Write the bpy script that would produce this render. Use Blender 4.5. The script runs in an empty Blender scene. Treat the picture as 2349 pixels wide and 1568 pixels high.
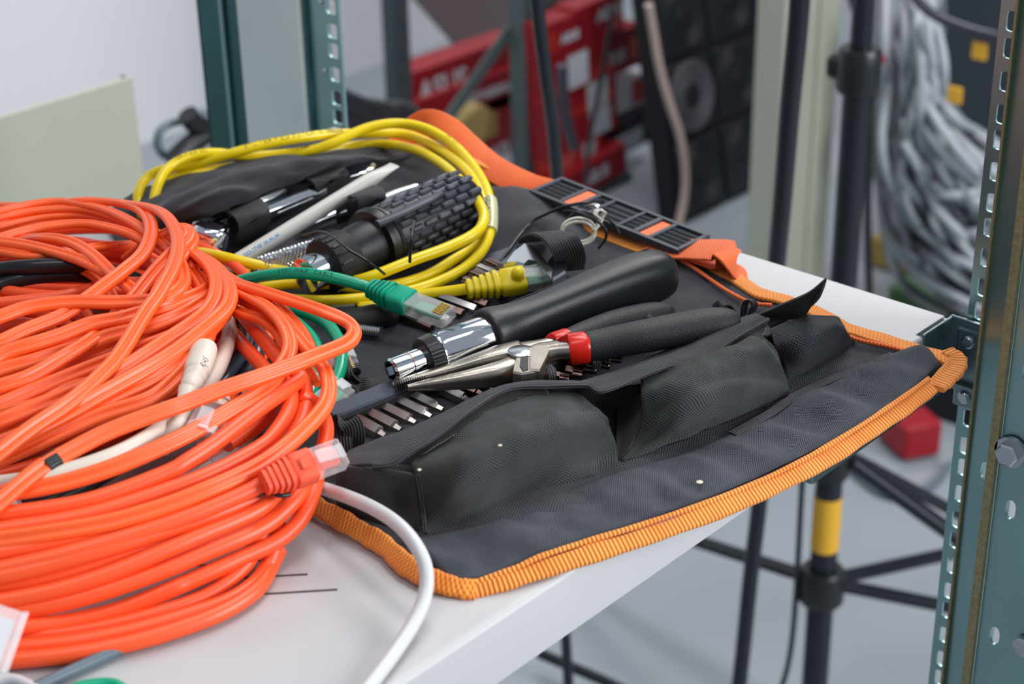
import bpy, bmesh, math, random
from mathutils import Vector as V, Matrix, noise
random.seed(11)
PI = math.pi
# ------------------------------------------------------------------ camera (solved from the rack geometry)
F, YAW, PITCH, ROLL = 4088.04, 0.73813, 0.46087, -0.01898
W, H = 2349.0, 1568.0
TOP = 0.80                       # top of the rack shelf above the floor
CAM = V((0, 0, 1.187))
dv = V((math.cos(YAW)*math.cos(PITCH), math.sin(YAW)*math.cos(PITCH), -math.sin(PITCH)))
rv = dv.cross(V((0, 0, 1))).normalized(); uv = rv.cross(dv)
cr, sr = math.cos(ROLL), math.sin(ROLL)
r2 = rv*cr + uv*sr; u2 = uv*cr - rv*sr
def ray(x, y): return r2*((x-W/2)/F) + u2*((H/2-y)/F) + dv
def PZ(x, y, z):
    v = ray(x, y); return CAM + v*((z-CAM.z)/v.z)
def PX(x, y, X):
    v = ray(x, y); return CAM + v*(X/v.x)
def PY(x, y, Y):
    v = ray(x, y); return CAM + v*(Y/v.y)
def P(x, y, h=0.0): return PZ(x, y, TOP+h/1000.0)

scene = bpy.context.scene
COL = scene.collection
cd = bpy.data.cameras.new('camera'); co = bpy.data.objects.new('camera', cd); COL.objects.link(co)
co.matrix_world = Matrix(((r2.x, u2.x, -dv.x, CAM.x), (r2.y, u2.y, -dv.y, CAM.y), (r2.z, u2.z, -dv.z, CAM.z), (0, 0, 0, 1)))
cd.sensor_width = 36.0; cd.lens = F/W*36.0; cd.clip_start = 0.02
cd.dof.use_dof = True; cd.dof.focus_distance = 0.80; cd.dof.aperture_fstop = 10.5; cd.dof.aperture_blades = 9
scene.camera = co
scene.view_settings.view_transform = 'Standard'; scene.view_settings.look = 'None'
scene.view_settings.gamma = 1; scene.view_settings.use_curve_mapping = False
scene.view_settings.exposure = 0.0

# ------------------------------------------------------------------ materials
def lin(c): c = c/255.0; return c/12.92 if c <= 0.04045 else ((c+0.055)/1.055)**2.4
def C(r, g, b): return (lin(r), lin(g), lin(b), 1.0)
def mat(name, col, rough=0.5, metal=0.0, spec=0.5, bump=0.0, bscale=400.0, var=0.0, vscale=20.0, trans=0.0, ior=1.45, coat=0.0, sss=0.0, sheen=0.0, alpha=1.0):
    m = bpy.data.materials.new(name); m.use_nodes = True
    nt = m.node_tree; b = nt.nodes['Principled BSDF']
    b.inputs['Base Color'].default_value = col; b.inputs['Roughness'].default_value = rough
    b.inputs['Metallic'].default_value = metal; b.inputs['Specular IOR Level'].default_value = spec
    b.inputs['Transmission Weight'].default_value = trans; b.inputs['IOR'].default_value = ior
    b.inputs['Coat Weight'].default_value = coat; b.inputs['Sheen Weight'].default_value = sheen
    if sheen: b.inputs['Sheen Roughness'].default_value = 0.4
    if sss:
        b.inputs['Subsurface Weight'].default_value = sss; b.inputs['Subsurface Radius'].default_value = (0.004, 0.002, 0.001)
        b.inputs['Subsurface Scale'].default_value = 1.0
    tc = nt.nodes.new('ShaderNodeTexCoord')
    if var:
        n = nt.nodes.new('ShaderNodeTexNoise'); n.inputs['Scale'].default_value = vscale; n.inputs['Detail'].default_value = 5
        nt.links.new(tc.outputs['Object'], n.inputs['Vector'])
        mx = nt.nodes.new('ShaderNodeMix'); mx.data_type = 'RGBA'
        mx.inputs[6].default_value = tuple(max(0, c*(1-var)) for c in col[:3])+(1,)
        mx.inputs[7].default_value = tuple(min(1, c*(1+var)) for c in col[:3])+(1,)
        nt.links.new(n.outputs['Fac'], mx.inputs[0]); nt.links.new(mx.outputs[2], b.inputs['Base Color'])
    if bump:
        n = nt.nodes.new('ShaderNodeTexNoise'); n.inputs['Scale'].default_value = bscale; n.inputs['Detail'].default_value = 2
        nt.links.new(tc.outputs['Object'], n.inputs['Vector'])
        bp = nt.nodes.new('ShaderNodeBump'); bp.inputs['Strength'].default_value = bump; bp.inputs['Distance'].default_value = 0.0004
        nt.links.new(n.outputs['Fac'], bp.inputs['Height']); nt.links.new(bp.outputs['Normal'], b.inputs['Normal'])
    return m
def weave(name, dark, light, pu=0.0011, pv=0.0011, bump=0.6, rough=0.75, sheen=0.25, dist=0.0004, ridge=False, soft=2.0):
    """cloth: threads crossing on the UV map, which is in metres"""
    m = bpy.data.materials.new(name); m.use_nodes = True
    nt = m.node_tree; b = nt.nodes['Principled BSDF']; N = nt.nodes.new; L = nt.links.new
    b.inputs['Roughness'].default_value = rough; b.inputs['Sheen Weight'].default_value = sheen; b.inputs['Sheen Roughness'].default_value = 0.5
    b.inputs['Specular IOR Level'].default_value = 0.35
    uvn = N('ShaderNodeUVMap'); sp = N('ShaderNodeSeparateXYZ'); L(uvn.outputs[0], sp.inputs[0])
    def mth(op, a, bb=None):
        n = N('ShaderNodeMath'); n.operation = op
        for i, q in enumerate((a, bb)):
            if q is None: continue
            if isinstance(q, (int, float)): n.inputs[i].default_value = q
            else: L(q, n.inputs[i])
        return n.outputs[0]
    su = mth('SINE', mth('MULTIPLY', sp.outputs[0], 2*PI/pu))
    if ridge == 'v': su = mth('SINE', mth('MULTIPLY', sp.outputs[1], 2*PI/pu))
    if ridge: h = mth('MULTIPLY_ADD', su, 0.5); h.node.inputs[2].default_value = 0.5
    else:
        sv = mth('SINE', mth('MULTIPLY', sp.outputs[1], 2*PI/pv))
        h = mth('MULTIPLY_ADD', mth('MULTIPLY', su, sv), 0.5); h.node.inputs[2].default_value = 0.5
    h2 = mth('POWER', h, soft)
    tc = N('ShaderNodeTexCoord'); nz = N('ShaderNodeTexNoise'); nz.inputs['Scale'].default_value = 60; nz.inputs['Detail'].default_value = 4
    L(tc.outputs['Object'], nz.inputs['Vector'])
    f = mth('MULTIPLY', h2, mth('MULTIPLY', nz.outputs['Fac'], 1.8))
    mx = N('ShaderNodeMix'); mx.data_type = 'RGBA'; mx.inputs[6].default_value = dark; mx.inputs[7].default_value = light
    L(f, mx.inputs[0]); L(mx.outputs[2], b.inputs['Base Color'])
    bp = N('ShaderNodeBump'); bp.inputs['Strength'].default_value = bump; bp.inputs['Distance'].default_value = dist
    L(h, bp.inputs['Height']); L(bp.outputs['Normal'], b.inputs['Normal'])
    return m
AX, AY, AZ = V((1, 0, 0)), V((0, 1, 0)), V((0, 0, 1))
M = {}
M['shelf'] = mat('shelf grey powder coat', C(190, 190, 192), 0.45, bump=0.12, bscale=900)
M['dark_slot'] = mat('dark slot', C(70, 66, 66), 0.8)
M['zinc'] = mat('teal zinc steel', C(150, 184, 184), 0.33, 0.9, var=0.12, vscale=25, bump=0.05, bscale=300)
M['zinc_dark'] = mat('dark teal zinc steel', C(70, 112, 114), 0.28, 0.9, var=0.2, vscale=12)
M['zinc_lit'] = mat('zinc steel with painted-in reflection', C(222, 234, 232), 0.5, 0.1, var=0.1, vscale=14)  # bright reflection of the post's flat face painted into its base colour
M['cut_edge'] = mat('raw cut steel edge', C(160, 150, 112), 0.6, 0.5, var=0.5, vscale=500)
M['galv'] = mat('galvanised bracket steel', C(128, 146, 148), 0.3, 0.9, var=0.1, vscale=40)
M['cloth'] = weave('black tool roll nylon', C(10, 11, 14), C(84, 88, 102), 0.0016, 0.0016, 1.0, sheen=0.12)
M['cloth_b'] = weave('black pocket nylon', C(9, 10, 11), C(86, 91, 92), 0.0015, 0.0012, 1.0, sheen=0.12)
M['cloth_strip'] = weave('dark blue black nylon facing', C(13, 15, 21), C(96, 103, 120), 0.0011, 0.0013, 0.9, sheen=0.15)
M['cloth_far'] = weave('dark grey lining cloth', C(18, 19, 23), C(76, 78, 90), 0.0012, 0.0012, 0.5, sheen=0.15)
M['binding'] = weave('orange woven binding tape', C(226, 108, 14), C(255, 172, 66), 0.0020, 0.004, 1.0, 0.6, 0.2, 0.0005, soft=1.0)
M['binding_rib'] = weave('orange ribbed binding edge', C(228, 112, 18), C(255, 178, 84), 0.0019, 0.004, 1.0, 0.6, 0.2, 0.0006, ridge=True, soft=1.0)
M['strap'] = weave('bright orange webbing', C(236, 78, 14), C(255, 130, 52), 0.0018, 0.0018, 0.8, 0.5, 0.2, 0.0004, soft=1.0)
M['elastic'] = weave('black elastic webbing', C(10, 10, 12), C(72, 74, 78), 0.0013, 0.004, 0.9, 0.6, 0.1, 0.0004, ridge='v')
M['rubber'] = mat('satin black rubber', C(30, 33, 37), 0.38, bump=0.25, bscale=1500)
M['dip'] = mat('rough black dipped grip', C(34, 36, 39), 0.5, bump=0.8, bscale=1600)
M['black'] = mat('black plastic', C(26, 28, 32), 0.35)
M['black_soft'] = mat('matt black plastic', C(24, 25, 28), 0.6)
M['slate'] = mat('blue grey plastic bar', C(66, 74, 88), 0.4, bump=0.1, bscale=700)
M['buckle'] = mat('charcoal plastic', C(52, 56, 68), 0.42)
M['buckle_rib'] = mat('grey plastic rib', C(110, 114, 128), 0.4)
M['chrome'] = mat('chrome', C(225, 230, 236), 0.08, 1.0)
M['chrome_r'] = mat('satin chrome', C(196, 200, 204), 0.22, 1.0, var=0.06, vscale=60)
M['steel'] = mat('brushed plier steel', C(168, 160, 150), 0.33, 1.0, var=0.2, vscale=120, bump=0.15, bscale=700)
M['bit'] = mat('bit steel', C(196, 190, 186), 0.28, 1.0, var=0.1, vscale=80)
M['bit_b'] = mat('brown bit steel', C(112, 92, 86), 0.34, 1.0, var=0.15, vscale=80)
M['red'] = mat('glossy red vinyl', C(214, 34, 22), 0.25)
M['orange'] = mat('orange cable jacket', C(255, 98, 38), 0.36, spec=0.6, sss=0.06, var=0.05, vscale=9)
M['orange_t'] = mat('orange round cable jacket', C(250, 88, 40), 0.38, spec=0.6, sss=0.06, var=0.05, vscale=9)
M['orange_boot'] = mat('orange rubber boot', C(250, 98, 66), 0.45)
M['yellow'] = mat('yellow cable jacket', C(242, 212, 18), 0.24, sss=0.1, bump=0.15, bscale=90)
M['yellow_boot'] = mat('yellow rubber boot', C(226, 202, 20), 0.42)
M['green'] = mat('green cable jacket', C(0, 160, 122), 0.24, sss=0.05)
M['green_boot'] = mat('green rubber boot', C(0, 168, 134), 0.35)
M['beige'] = mat('beige cable jacket', C(216, 204, 190), 0.4)
M['white'] = mat('white cable jacket', C(206, 206, 208), 0.32)
M['kcable'] = mat('black cable jacket', C(28, 29, 34), 0.3)
M['kcable_b'] = mat('charcoal cable jacket', C(52, 54, 66), 0.26)
M['gcable'] = mat('slate cable jacket', C(96, 112, 122), 0.35)
M['clear'] = mat('clear polycarbonate', C(244, 244, 246), 0.06, spec=0.8)
_nt = M['clear'].node_tree; _tr = _nt.nodes.new('ShaderNodeBsdfTransparent'); _tr.inputs[0].default_value = (0.97, 0.97, 0.97, 1)
_mx = _nt.nodes.new('ShaderNodeMixShader'); _fr = _nt.nodes.new('ShaderNodeLayerWeight'); _fr.inputs[0].default_value = 0.45
_ma = _nt.nodes.new('ShaderNodeMath'); _ma.operation = 'MULTIPLY_ADD'; _ma.inputs[1].default_value = 0.55; _ma.inputs[2].default_value = 0.14
_nt.links.new(_fr.outputs['Facing'], _ma.inputs[0]); _nt.links.new(_ma.outputs[0], _mx.inputs[0])
_nt.links.new(_tr.outputs[0], _mx.inputs[1]); _nt.links.new(_nt.nodes['Principled BSDF'].outputs[0], _mx.inputs[2])
_nt.links.new(_mx.outputs[0], _nt.nodes['Material Output'].inputs['Surface'])
M['gold'] = mat('gold contact', C(214, 178, 96), 0.25, 1.0)
M['ink'] = mat('black ink', C(32, 28, 26), 0.7)
M['ink_r'] = mat('dark red brown ink', C(112, 34, 20), 0.7)
M['ink_b'] = mat('blue ink', C(40, 140, 190), 0.6)
M['tube'] = mat('off white tube', C(206, 204, 198), 0.42)
M['tie'] = mat('cream twist tie', C(226, 222, 208), 0.5)
M['wall'] = mat('white painted wall', C(226, 228, 232), 0.85, bump=0.05, bscale=60)
M['floor'] = mat('blue grey vinyl floor', C(146, 153, 161), 0.5, var=0.10, vscale=6)
M['panel'] = mat('beige grey cabinet enamel', C(176, 178, 162), 0.5)
M['column'] = mat('pale grey green enamel', C(168, 171, 156), 0.6)
M['darkpanel'] = mat('black rack panel', C(14, 16, 20), 0.6)
M['darkfan'] = mat('black fan plastic', C(28, 31, 36), 0.45)
M['greyfan'] = mat('grey fan grille', C(84, 82, 92), 0.6)
M['post'] = mat('grey green steel post', C(92, 106, 108), 0.5, 0.3)
M['post_d'] = mat('dark grey steel post', C(64, 74, 80), 0.5, 0.3)
M['redbox'] = mat('red printed carton', C(150, 16, 30), 0.5)
M['redbox_b'] = mat('orange red printed carton', C(188, 44, 32), 0.5)
M['carton'] = mat('kraft carton', C(170, 146, 92), 0.8)
M['mauve'] = mat('grey brown board', C(126, 112, 116), 0.8)
M['paper'] = mat('white sticker', C(206, 208, 218), 0.6)
M['stand'] = mat('black anodised tube', C(40, 43, 50), 0.3, 0.4)
M['amber'] = mat('amber sticker', C(226, 172, 48), 0.5)
M['netcable'] = mat('grey network cable', C(172, 177, 184), 0.45)
M['netcable_b'] = mat('darker grey network cable', C(118, 124, 131), 0.45)
M['dkgreen'] = mat('dark cabinet', C(58, 66, 76), 0.6)
M['ochre'] = mat('ochre sheet', C(150, 128, 60), 0.7)
M['grass'] = mat('green sheet', C(92, 132, 84), 0.7)
M['speck'] = mat('dust fleck', C(220, 210, 180), 0.8)
M['fuzz'] = mat('black hook and loop', C(18, 20, 20), 0.95, bump=1.0, bscale=900, sheen=0.6)
M['pink'] = mat('pink red plastic', C(214, 96, 92), 0.4)

# ------------------------------------------------------------------ mesh building
WLOC = {}
def prop(o, label=None, cat=None, group=None, kind=None):
    if label: o['label'] = label
    if cat: o['category'] = cat
    if group: o['group'] = group
    if kind: o['kind'] = kind
    return o
def thing(name, loc, label, cat, group=None):
    o = bpy.data.objects.new(name, None); COL.objects.link(o); o.location = loc
    o.empty_display_size = 0.01; WLOC[o.name] = V(loc)
    return prop(o, label, cat, group)
class MB:
    def __init__(s): s.v = []; s.f = []; s.uv = []
    def grid(s, rows, closed=False, uvs=None, flip=False):
        b = len(s.v); n = len(rows[0]); m = len(rows)
        if uvs is None:
            uvs = []
            for i, r in enumerate(rows):
                a = 0; line = []
                for j, p in enumerate(r):
                    if j: a += (p-r[j-1]).length
                    line.append(a)
                uvs.append(line)
            colen = [0]
            mid = n//2
            for i in range(1, m): colen.append(colen[-1]+(rows[i][mid]-rows[i-1][mid]).length)
            uvs = [[(uvs[i][j], colen[i]) for j in range(n)] for i in range(m)]
        for r in rows: s.v.extend(r)
        for i in range(m-1):
            for j in range(n if closed else n-1):
                j2 = (j+1) % n
                q = (b+i*n+j, b+i*n+j2, b+(i+1)*n+j2, b+(i+1)*n+j)
                u0 = uvs[i][j]; u3 = uvs[i+1][j]
                if j2 == 0:
                    du = uvs[i][1][0]-uvs[i][0][0]; dvv = uvs[i][1][1]-uvs[i][0][1]
                    u1 = (u0[0]+du, u0[1]+dvv); u2_ = (u3[0]+du, u3[1]+dvv)
                else: u1 = uvs[i][j2]; u2_ = uvs[i+1][j2]
                us = (u0, u1, u2_, u3)
                if flip: q = q[::-1]; us = us[::-1]
                s.f.append(q); s.uv.append(us)
    def poly(s, pts, flip=False):
        b = len(s.v); s.v.extend(pts); q = tuple(range(b, b+len(pts)))
        if flip: q = q[::-1]
        s.f.append(q); s.uv.append([(0, 0)]*len(pts))
    def box(s, c, dims, R=None, bev=0.0):
        """box about c; R = (x axis, y axis, z axis)"""
        c = V(c); x, y, z = R if R else (V((1, 0, 0)), V((0, 1, 0)), V((0, 0, 1)))
        hx, hy, hz = (d/2 for d in dims)
        if bev:
            bev = min(bev, hx*.49*2, hy*.49*2, hz*.49*2)
            rings = []
            for (zz, ins) in ((-hz, bev), (-hz+bev, 0), (hz-bev, 0), (hz, bev)):
                r = []
                ax, ay = hx-ins, hy-ins
                k = bev if ins == 0 else bev*0.35
                for sx, sy in ((1, 1), (-1, 1), (-1, -1), (1, -1)):
                    a, b2 = (sx*ax, sy*(ay-k)), (sx*(ax-k), sy*ay)
                    if sx*sy < 0: a, b2 = b2, a
                    r += [a, b2]
                rings.append([c + x*p[0] + y*p[1] + z*zz for p in r])
            s.grid(rings, closed=True); s.poly(rings[0], True); s.poly(rings[-1])
        else:
            p = [c + x*(sx*hx) + y*(sy*hy) + z*(sz*hz) for sz in (-1, 1) for sx, sy in ((-1, -1), (1, -1), (1, 1), (-1, 1))]
            for q in ((3, 2, 1, 0), (4, 5, 6, 7), (0, 1, 5, 4), (1, 2, 6, 5), (2, 3, 7, 6), (3, 0, 4, 7)): s.poly([p[i] for i in q])
    def sweep(s, path, prof, up=None, scales=None, closed=False, cap=True, uoff=0.0, sidev=None):
        """prof: list of 2-D points counter-clockwise (side, normal)"""
        n = len(path); rows = []; uvs = []
        T = []
        for i in range(n):
            a = path[i-1] if (i or closed) else path[0]; b = path[(i+1) % n] if (i < n-1 or closed) else path[-1]
            t = (b-a)
            T.append(t.normalized() if t.length > 1e-9 else V((1, 0, 0)))
        if sidev is not None:
            fr = []
            for i in range(n):
                nn = T[i].cross(sidev)
                fr.append(nn.normalized() if nn.length > 1e-4 else fr[-1])
        elif up is None:
            u0 = V((0, 0, 1)) if abs(T[0].z) < 0.9 else V((0, 1, 0))
            nn = (u0 - T[0]*u0.dot(T[0])).normalized(); fr = [nn]
            for i in range(1, n):
                nn = (nn - T[i]*nn.dot(T[i]))
                nn = nn.normalized(); fr.append(nn)
        else:
            fr = []
            for i in range(n):
                u = up(i/(n-1), path[i]) if callable(up) else up
                nn = u - T[i]*u.dot(T[i])
                if nn.length < 1e-4: nn = fr[-1] if fr else V((1, 0, 0))
                fr.append(nn.normalized())
        per = [0]
        for j in range(len(prof)):
            k = (j+1) % len(prof); per.append(per[-1]+math.hypot(prof[k][0]-prof[j][0], prof[k][1]-prof[j][1]))
        arc = uoff
        for i in range(n):
            side = fr[i].cross(T[i]).normalized()
            sc = scales(i/(n-1)) if callable(scales) else (scales[i] if scales else 1.0)
            if not isinstance(sc, tuple): sc = (sc, sc)
            rows.append([path[i] + side*(p[0]*sc[0]) + fr[i]*(p[1]*sc[1]) for p in prof])
            if i: arc += (path[i]-path[i-1]).length
            uvs.append([(arc, per[j]) for j in range(len(prof))])
        if closed: rows.append(rows[0]); uvs.append([(arc, per[j]) for j in range(len(prof))])
        s.grid(rows, closed=True, uvs=uvs, flip=True)
        if cap and not closed: s.poly(rows[0], False); s.poly(rows[-1], True)
        return T, fr
    def lathe(s, p0, p1, prof, n=32, cap=True):
        """prof: (fraction along p0->p1 or metres if >1?, radius)"""
        ax = (p1-p0); L = ax.length; t = ax/L
        u = V((0, 0, 1)) if abs(t.z) < 0.9 else V((0, 1, 0)); a = t.cross(u).normalized(); b = t.cross(a)
        rows = []
        for (f, r) in prof: rows.append([p0+ax*f + a*(r*math.cos(2*PI*k/n)) + b*(r*math.sin(2*PI*k/n)) for k in range(n)])
        s.grid(rows, closed=True)
        if cap:
            s.poly(rows[0], True); s.poly(rows[-1])
    def build(s, name, m, parent=None, smooth=True, ang=40, label=None, origin=None, fixn=True):
        me = bpy.data.meshes.new(name)
        if parent is not None: org = WLOC[parent.name]
        elif origin is not None: org = V(origin)
        else:
            xs = [p.x for p in s.v]; ys = [p.y for p in s.v]; zs = [p.z for p in s.v]
            org = V(((min(xs)+max(xs))/2, (min(ys)+max(ys))/2, min(zs)))
        me.from_pydata([tuple(p-org) for p in s.v], [], s.f)
        ul = me.uv_layers.new(name='UVMap')
        i = 0
        flat = []
        for u in s.uv:
            for q in u: flat += [q[0], q[1]]
        ul.data.foreach_set('uv', flat)
        me.materials.append(m)
        me.validate(clean_customdata=False)
        if fixn:
            bm = bmesh.new(); bm.from_mesh(me); bmesh.ops.remove_doubles(bm, verts=bm.verts, dist=1e-7)
            bmesh.ops.recalc_face_normals(bm, faces=bm.faces); bm.to_mesh(me); bm.free()
        if smooth:
            me.polygons.foreach_set('use_smooth', [True]*len(me.polygons))
            me.set_sharp_from_angle(angle=math.radians(ang))
        me.update()
        o = bpy.data.objects.new(name, me); COL.objects.link(o)
        WLOC[o.name] = org
        if parent is not None: o.parent = parent
        else: o.location = org
        if label: o['label'] = label
        return o
def catmull(pts, k=8, closed=False):
    n = len(pts); out = []
    for i in range(n if closed else n-1):
        if closed: p0, p1, p2, p3 = pts[i-1], pts[i], pts[(i+1) % n], pts[(i+2) % n]
        else:
            p1, p2 = pts[i], pts[i+1]
            p0 = pts[i-1] if i else p1*2-p2
            p3 = pts[i+2] if i+2 < n else p2*2-p1
        for j in range(k):
            t = j/k
            out.append(((p1*2) + (p2-p0)*t + (p0*2-p1*5+p2*4-p3)*(t*t) + (p1*3-p0-p2*3+p3)*(t**3))*0.5)
    if not closed: out.append(pts[-1].copy())
    return out
def smooth_path(pts, it=2):
    for _ in range(it):
        q = [pts[0]]+[(pts[i-1]+pts[i]*2+pts[i+1])/4 for i in range(1, len(pts)-1)]+[pts[-1]]
        pts = q
    return pts
def circ(r, n=14): return [(r*math.cos(2*PI*k/n), r*math.sin(2*PI*k/n)) for k in range(n)]
def duplex(r, n=11):
    out = []
    for k in range(n):
        a = -PI*0.85+PI*1.70*k/(n-1); out.append((r*0.98+r*math.cos(a), r*math.sin(a)))
    for k in range(n):
        a = PI*0.15+PI*1.70*k/(n-1); out.append((-r*0.98+r*math.cos(a), r*math.sin(a)))
    return out
def rrect(w, h, r, n=4):
    out = []
    for cx, cy, a0 in ((w/2-r, h/2-r, 0), (-w/2+r, h/2-r, PI/2), (-w/2+r, -h/2+r, PI), (w/2-r, -h/2+r, 1.5*PI)):
        for k in range(n): a = a0+PI/2*k/(n-1); out.append((cx+r*math.cos(a), cy+r*math.sin(a)))
    return out
def sellip(a, b, e=2.6, n=32):
    out = []
    for k in range(n):
        t = 2*PI*k/n; c, s_ = math.cos(t), math.sin(t)
        out.append((a*math.copysign(abs(c)**(2/e), c), b*math.copysign(abs(s_)**(2/e), s_)))
    return out
def pp(*pts): return [P(*p) for p in pts]
def sheet(rows, name, m, parent, k=7, thick=1.0, wr=0.0, ws=60, seed=0.0, kr=None, ang=60, fold=0.0, fdir=None):
    g = [[P(*p) for p in r] for r in rows]
    g = [catmull(r, k) for r in g]
    cols = [catmull([g[i][j] for i in range(len(g))], kr or k) for j in range(len(g[0]))]
    R_ = [[cols[j][i] for j in range(len(cols))] for i in range(len(cols[0]))]
    if wr:
        for i, r in enumerate(R_):
            for j, p in enumerate(r):
                e = 1.0
                d = noise.noise(p*ws+V((seed, seed, 0)))+0.5*noise.noise(p*ws*2.3+V((seed, 0, seed)))
                r[j] = p+V((0, 0, 1))*(d*wr*0.001*e)
    if fold:
        fd = (fdir or AX).normalized(); fn_ = V((-fd.y, fd.x, 0)).normalized()*0.8+AZ*0.6
        nr_, nc_ = len(R_), len(R_[0])
        for i, r in enumerate(R_):
            for j, p in enumerate(r):
                e = min(1, 5*min(i, nr_-1-i)/nr_)*min(1, 5*min(j, nc_-1-j)/nc_)
                q = V((p.dot(fd)*14, p.dot(fn_)*75, seed))
                d = noise.noise(q); d = (abs(d)**0.7)*(1 if d > 0 else -1)
                r[j] = p+(AZ*0.7-AY*0.5-AX*0.3)*(d*fold*0.001*e)
    b = MB(); b.grid(R_)
    o = b.build(name, m, parent, ang=ang)
    if thick:
        md = o.modifiers.new('thickness', 'SOLIDIFY'); md.thickness = thick*0.001; md.offset = 0
    return o
# text laid on a surface
def text_mesh(txt, size, mapf, m, parent, name='printed_text', bold=0.0, spacing=1.0):
    cu = bpy.data.curves.new('t', 'FONT'); cu.body = txt; cu.size = size; cu.resolution_u = 2; cu.space_character = spacing
    cu.offset = bold
    to = bpy.data.objects.new('t', cu); COL.objects.link(to)
    dg = bpy.context.evaluated_depsgraph_get(); dg.update()
    me = bpy.data.meshes.new_from_object(to.evaluated_get(dg))
    b = MB(); b.v = [mapf(v.co.x, v.co.y) for v in me.vertices]
    b.f = [tuple(p.vertices) for p in me.polygons]; b.uv = [[(0, 0)]*len(f) for f in b.f]
    bpy.data.objects.remove(to); bpy.data.meshes.remove(me)
    if b.f: return b.build(name, m, parent, smooth=False)
def on_path(path, r, s0, up, lift=0.0001, rot=0.0, rev=False):
    """map text x,y -> surface of a round cable; rot: angle round the cable from 'up'"""
    cum = [0]
    for i in range(1, len(path)): cum.append(cum[-1]+(path[i]-path[i-1]).length)
    def f(x, y):
        s_ = s0-x if rev else s0+x
        s_ = min(max(s_, 0), cum[-1]-1e-6)
        i = 0
        while cum[i+1] < s_: i += 1
        t = (s_-cum[i])/(cum[i+1]-cum[i]); p = path[i].lerp(path[i+1], t)
        T = (path[min(i+2, len(path)-1)]-path[max(i-1, 0)]).normalized()
        if rev: T = -T
        n = (up-T*up.dot(T)).normalized(); side = n.cross(T)
        a = rot+y/r
        return p+(n*math.cos(a)+side*math.sin(a))*(r+lift)
    return f

# ================================================================== ROOM
def sbox(name, c, d, m, kind='structure'):
    b = MB(); b.box(c, d); o = b.build(name, m, smooth=False); o['kind'] = kind; return o
sbox('floor', (2.0, 1.0, -0.05), (6.4, 6.0, 0.1), M['floor'])
wl = sbox('wall_left', (1.6, 2.79, 1.3), (6.2, 0.1, 2.6), M['wall'])
sbox('wall_back', (4.65, 0.6, 1.3), (0.1, 4.4, 2.6), M['wall'])

# ------------------------------------------------------------------ the rack the shelf hangs in
def plate(b, O, ax, az, n, w0, w1, cells, th):
    """sheet of metal in the plane (ax, az) with one hole per cell; cells: (z0, z1, (cu, cz, a, b, e) or None)"""
    def p3(u, z, d): return O+ax*u+az*z+n*d
    for (z0, z1, hole) in cells:
        if hole is None:
            for d, fl in ((0, False), (-th, True)): b.poly([p3(w0, z0, d), p3(w1, z0, d), p3(w1, z1, d), p3(w0, z1, d)], fl)
        else:
            cu, cz, ha, hb, e = hole
            an = sorted([2*PI*k/24+0.01 for k in range(24)]+[math.atan2(z-cz, u-cu) % (2*PI) for u in (w0, w1) for z in (z0, z1)])
            inn, out = [], []
            for t in an:
                c, s_ = math.cos(t), math.sin(t)
                r = (abs(c/ha)**e+abs(s_/hb)**e)**(-1/e); inn.append((cu+r*c, cz+r*s_))
                k = min([((w1-cu)/c if c > 0 else (w0-cu)/c) if abs(c) > 1e-9 else 1e9, ((z1-cz)/s_ if s_ > 0 else (z0-cz)/s_) if abs(s_) > 1e-9 else 1e9])
                out.append((cu+k*c, cz+k*s_))
            m = len(an)
            for i in range(m):
                j = (i+1) % m
                b.poly([p3(*out[i], 0), p3(*out[j], 0), p3(*inn[j], 0), p3(*inn[i], 0)])
                b.poly([p3(*out[i], -th), p3(*out[j], -th), p3(*inn[j], -th), p3(*inn[i], -th)], True)
                b.poly([p3(*inn[i], 0), p3(*inn[j], 0), p3(*inn[j], -th), p3(*inn[i], -th)])
    zs = [c[0] for c in cells]+[cells[-1][1]]
    for w in (w0, w1): b.poly([p3(w, zs[0], 0), p3(w, zs[-1], 0), p3(w, zs[-1], -th), p3(w, zs[0], -th)], w == w1)
def hole_rows(zref, zlo, zhi):
    """19 inch rack pattern: 15.875, 15.875, 12.7 mm; zref sits just above a short gap"""
    out = []; k0 = math.floor((zlo-zref)/0.04445)-1
    for k in range(k0, k0+200):
        for d in (0, -0.0127, -0.028575):
            z = zref+k*0.04445+d
            if zlo+0.009 < z < zhi-0.009: out.append(z)
    return sorted(out)
def cells_for(rows, zlo, zhi, cu, a, bb, e):
    mids = [zlo]+[(rows[i]+rows[i+1])/2 for i in range(len(rows)-1)]+[zhi]
    return [(mids[i], mids[i+1], (cu, rows[i], a, bb, e)) for i in range(len(rows))]
XS = 0.740
zA = PX(2290, 43.4, XS).z                    # a hole row on the right post
yA = PX(2297, 0, XS).y                       # far (left) edge of its perforated strip
ZLO, ZHI = 0.03, 1.62
rp = thing('rack_post', (0.70, yA-0.06, 0), 'teal zinc rack post with square holes standing at the right edge, beside the shelf corner', 'rack post', 'teal rack posts')
b = MB(); rows = hole_rows(zA, ZLO, ZHI)
plate(b, V((XS, yA, 0)), -AY, AZ, -AX, 0.0, 0.030, cells_for(rows, ZLO, ZHI, 0.0083, 0.0048, 0.0048, 7), 0.0015)
b.build('mounting_strip', M['zinc'], rp)
yF0 = PX(2262, 700, 0.700).y; yF1 = PX(2318, 700, 0.700).y
b = MB()
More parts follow.
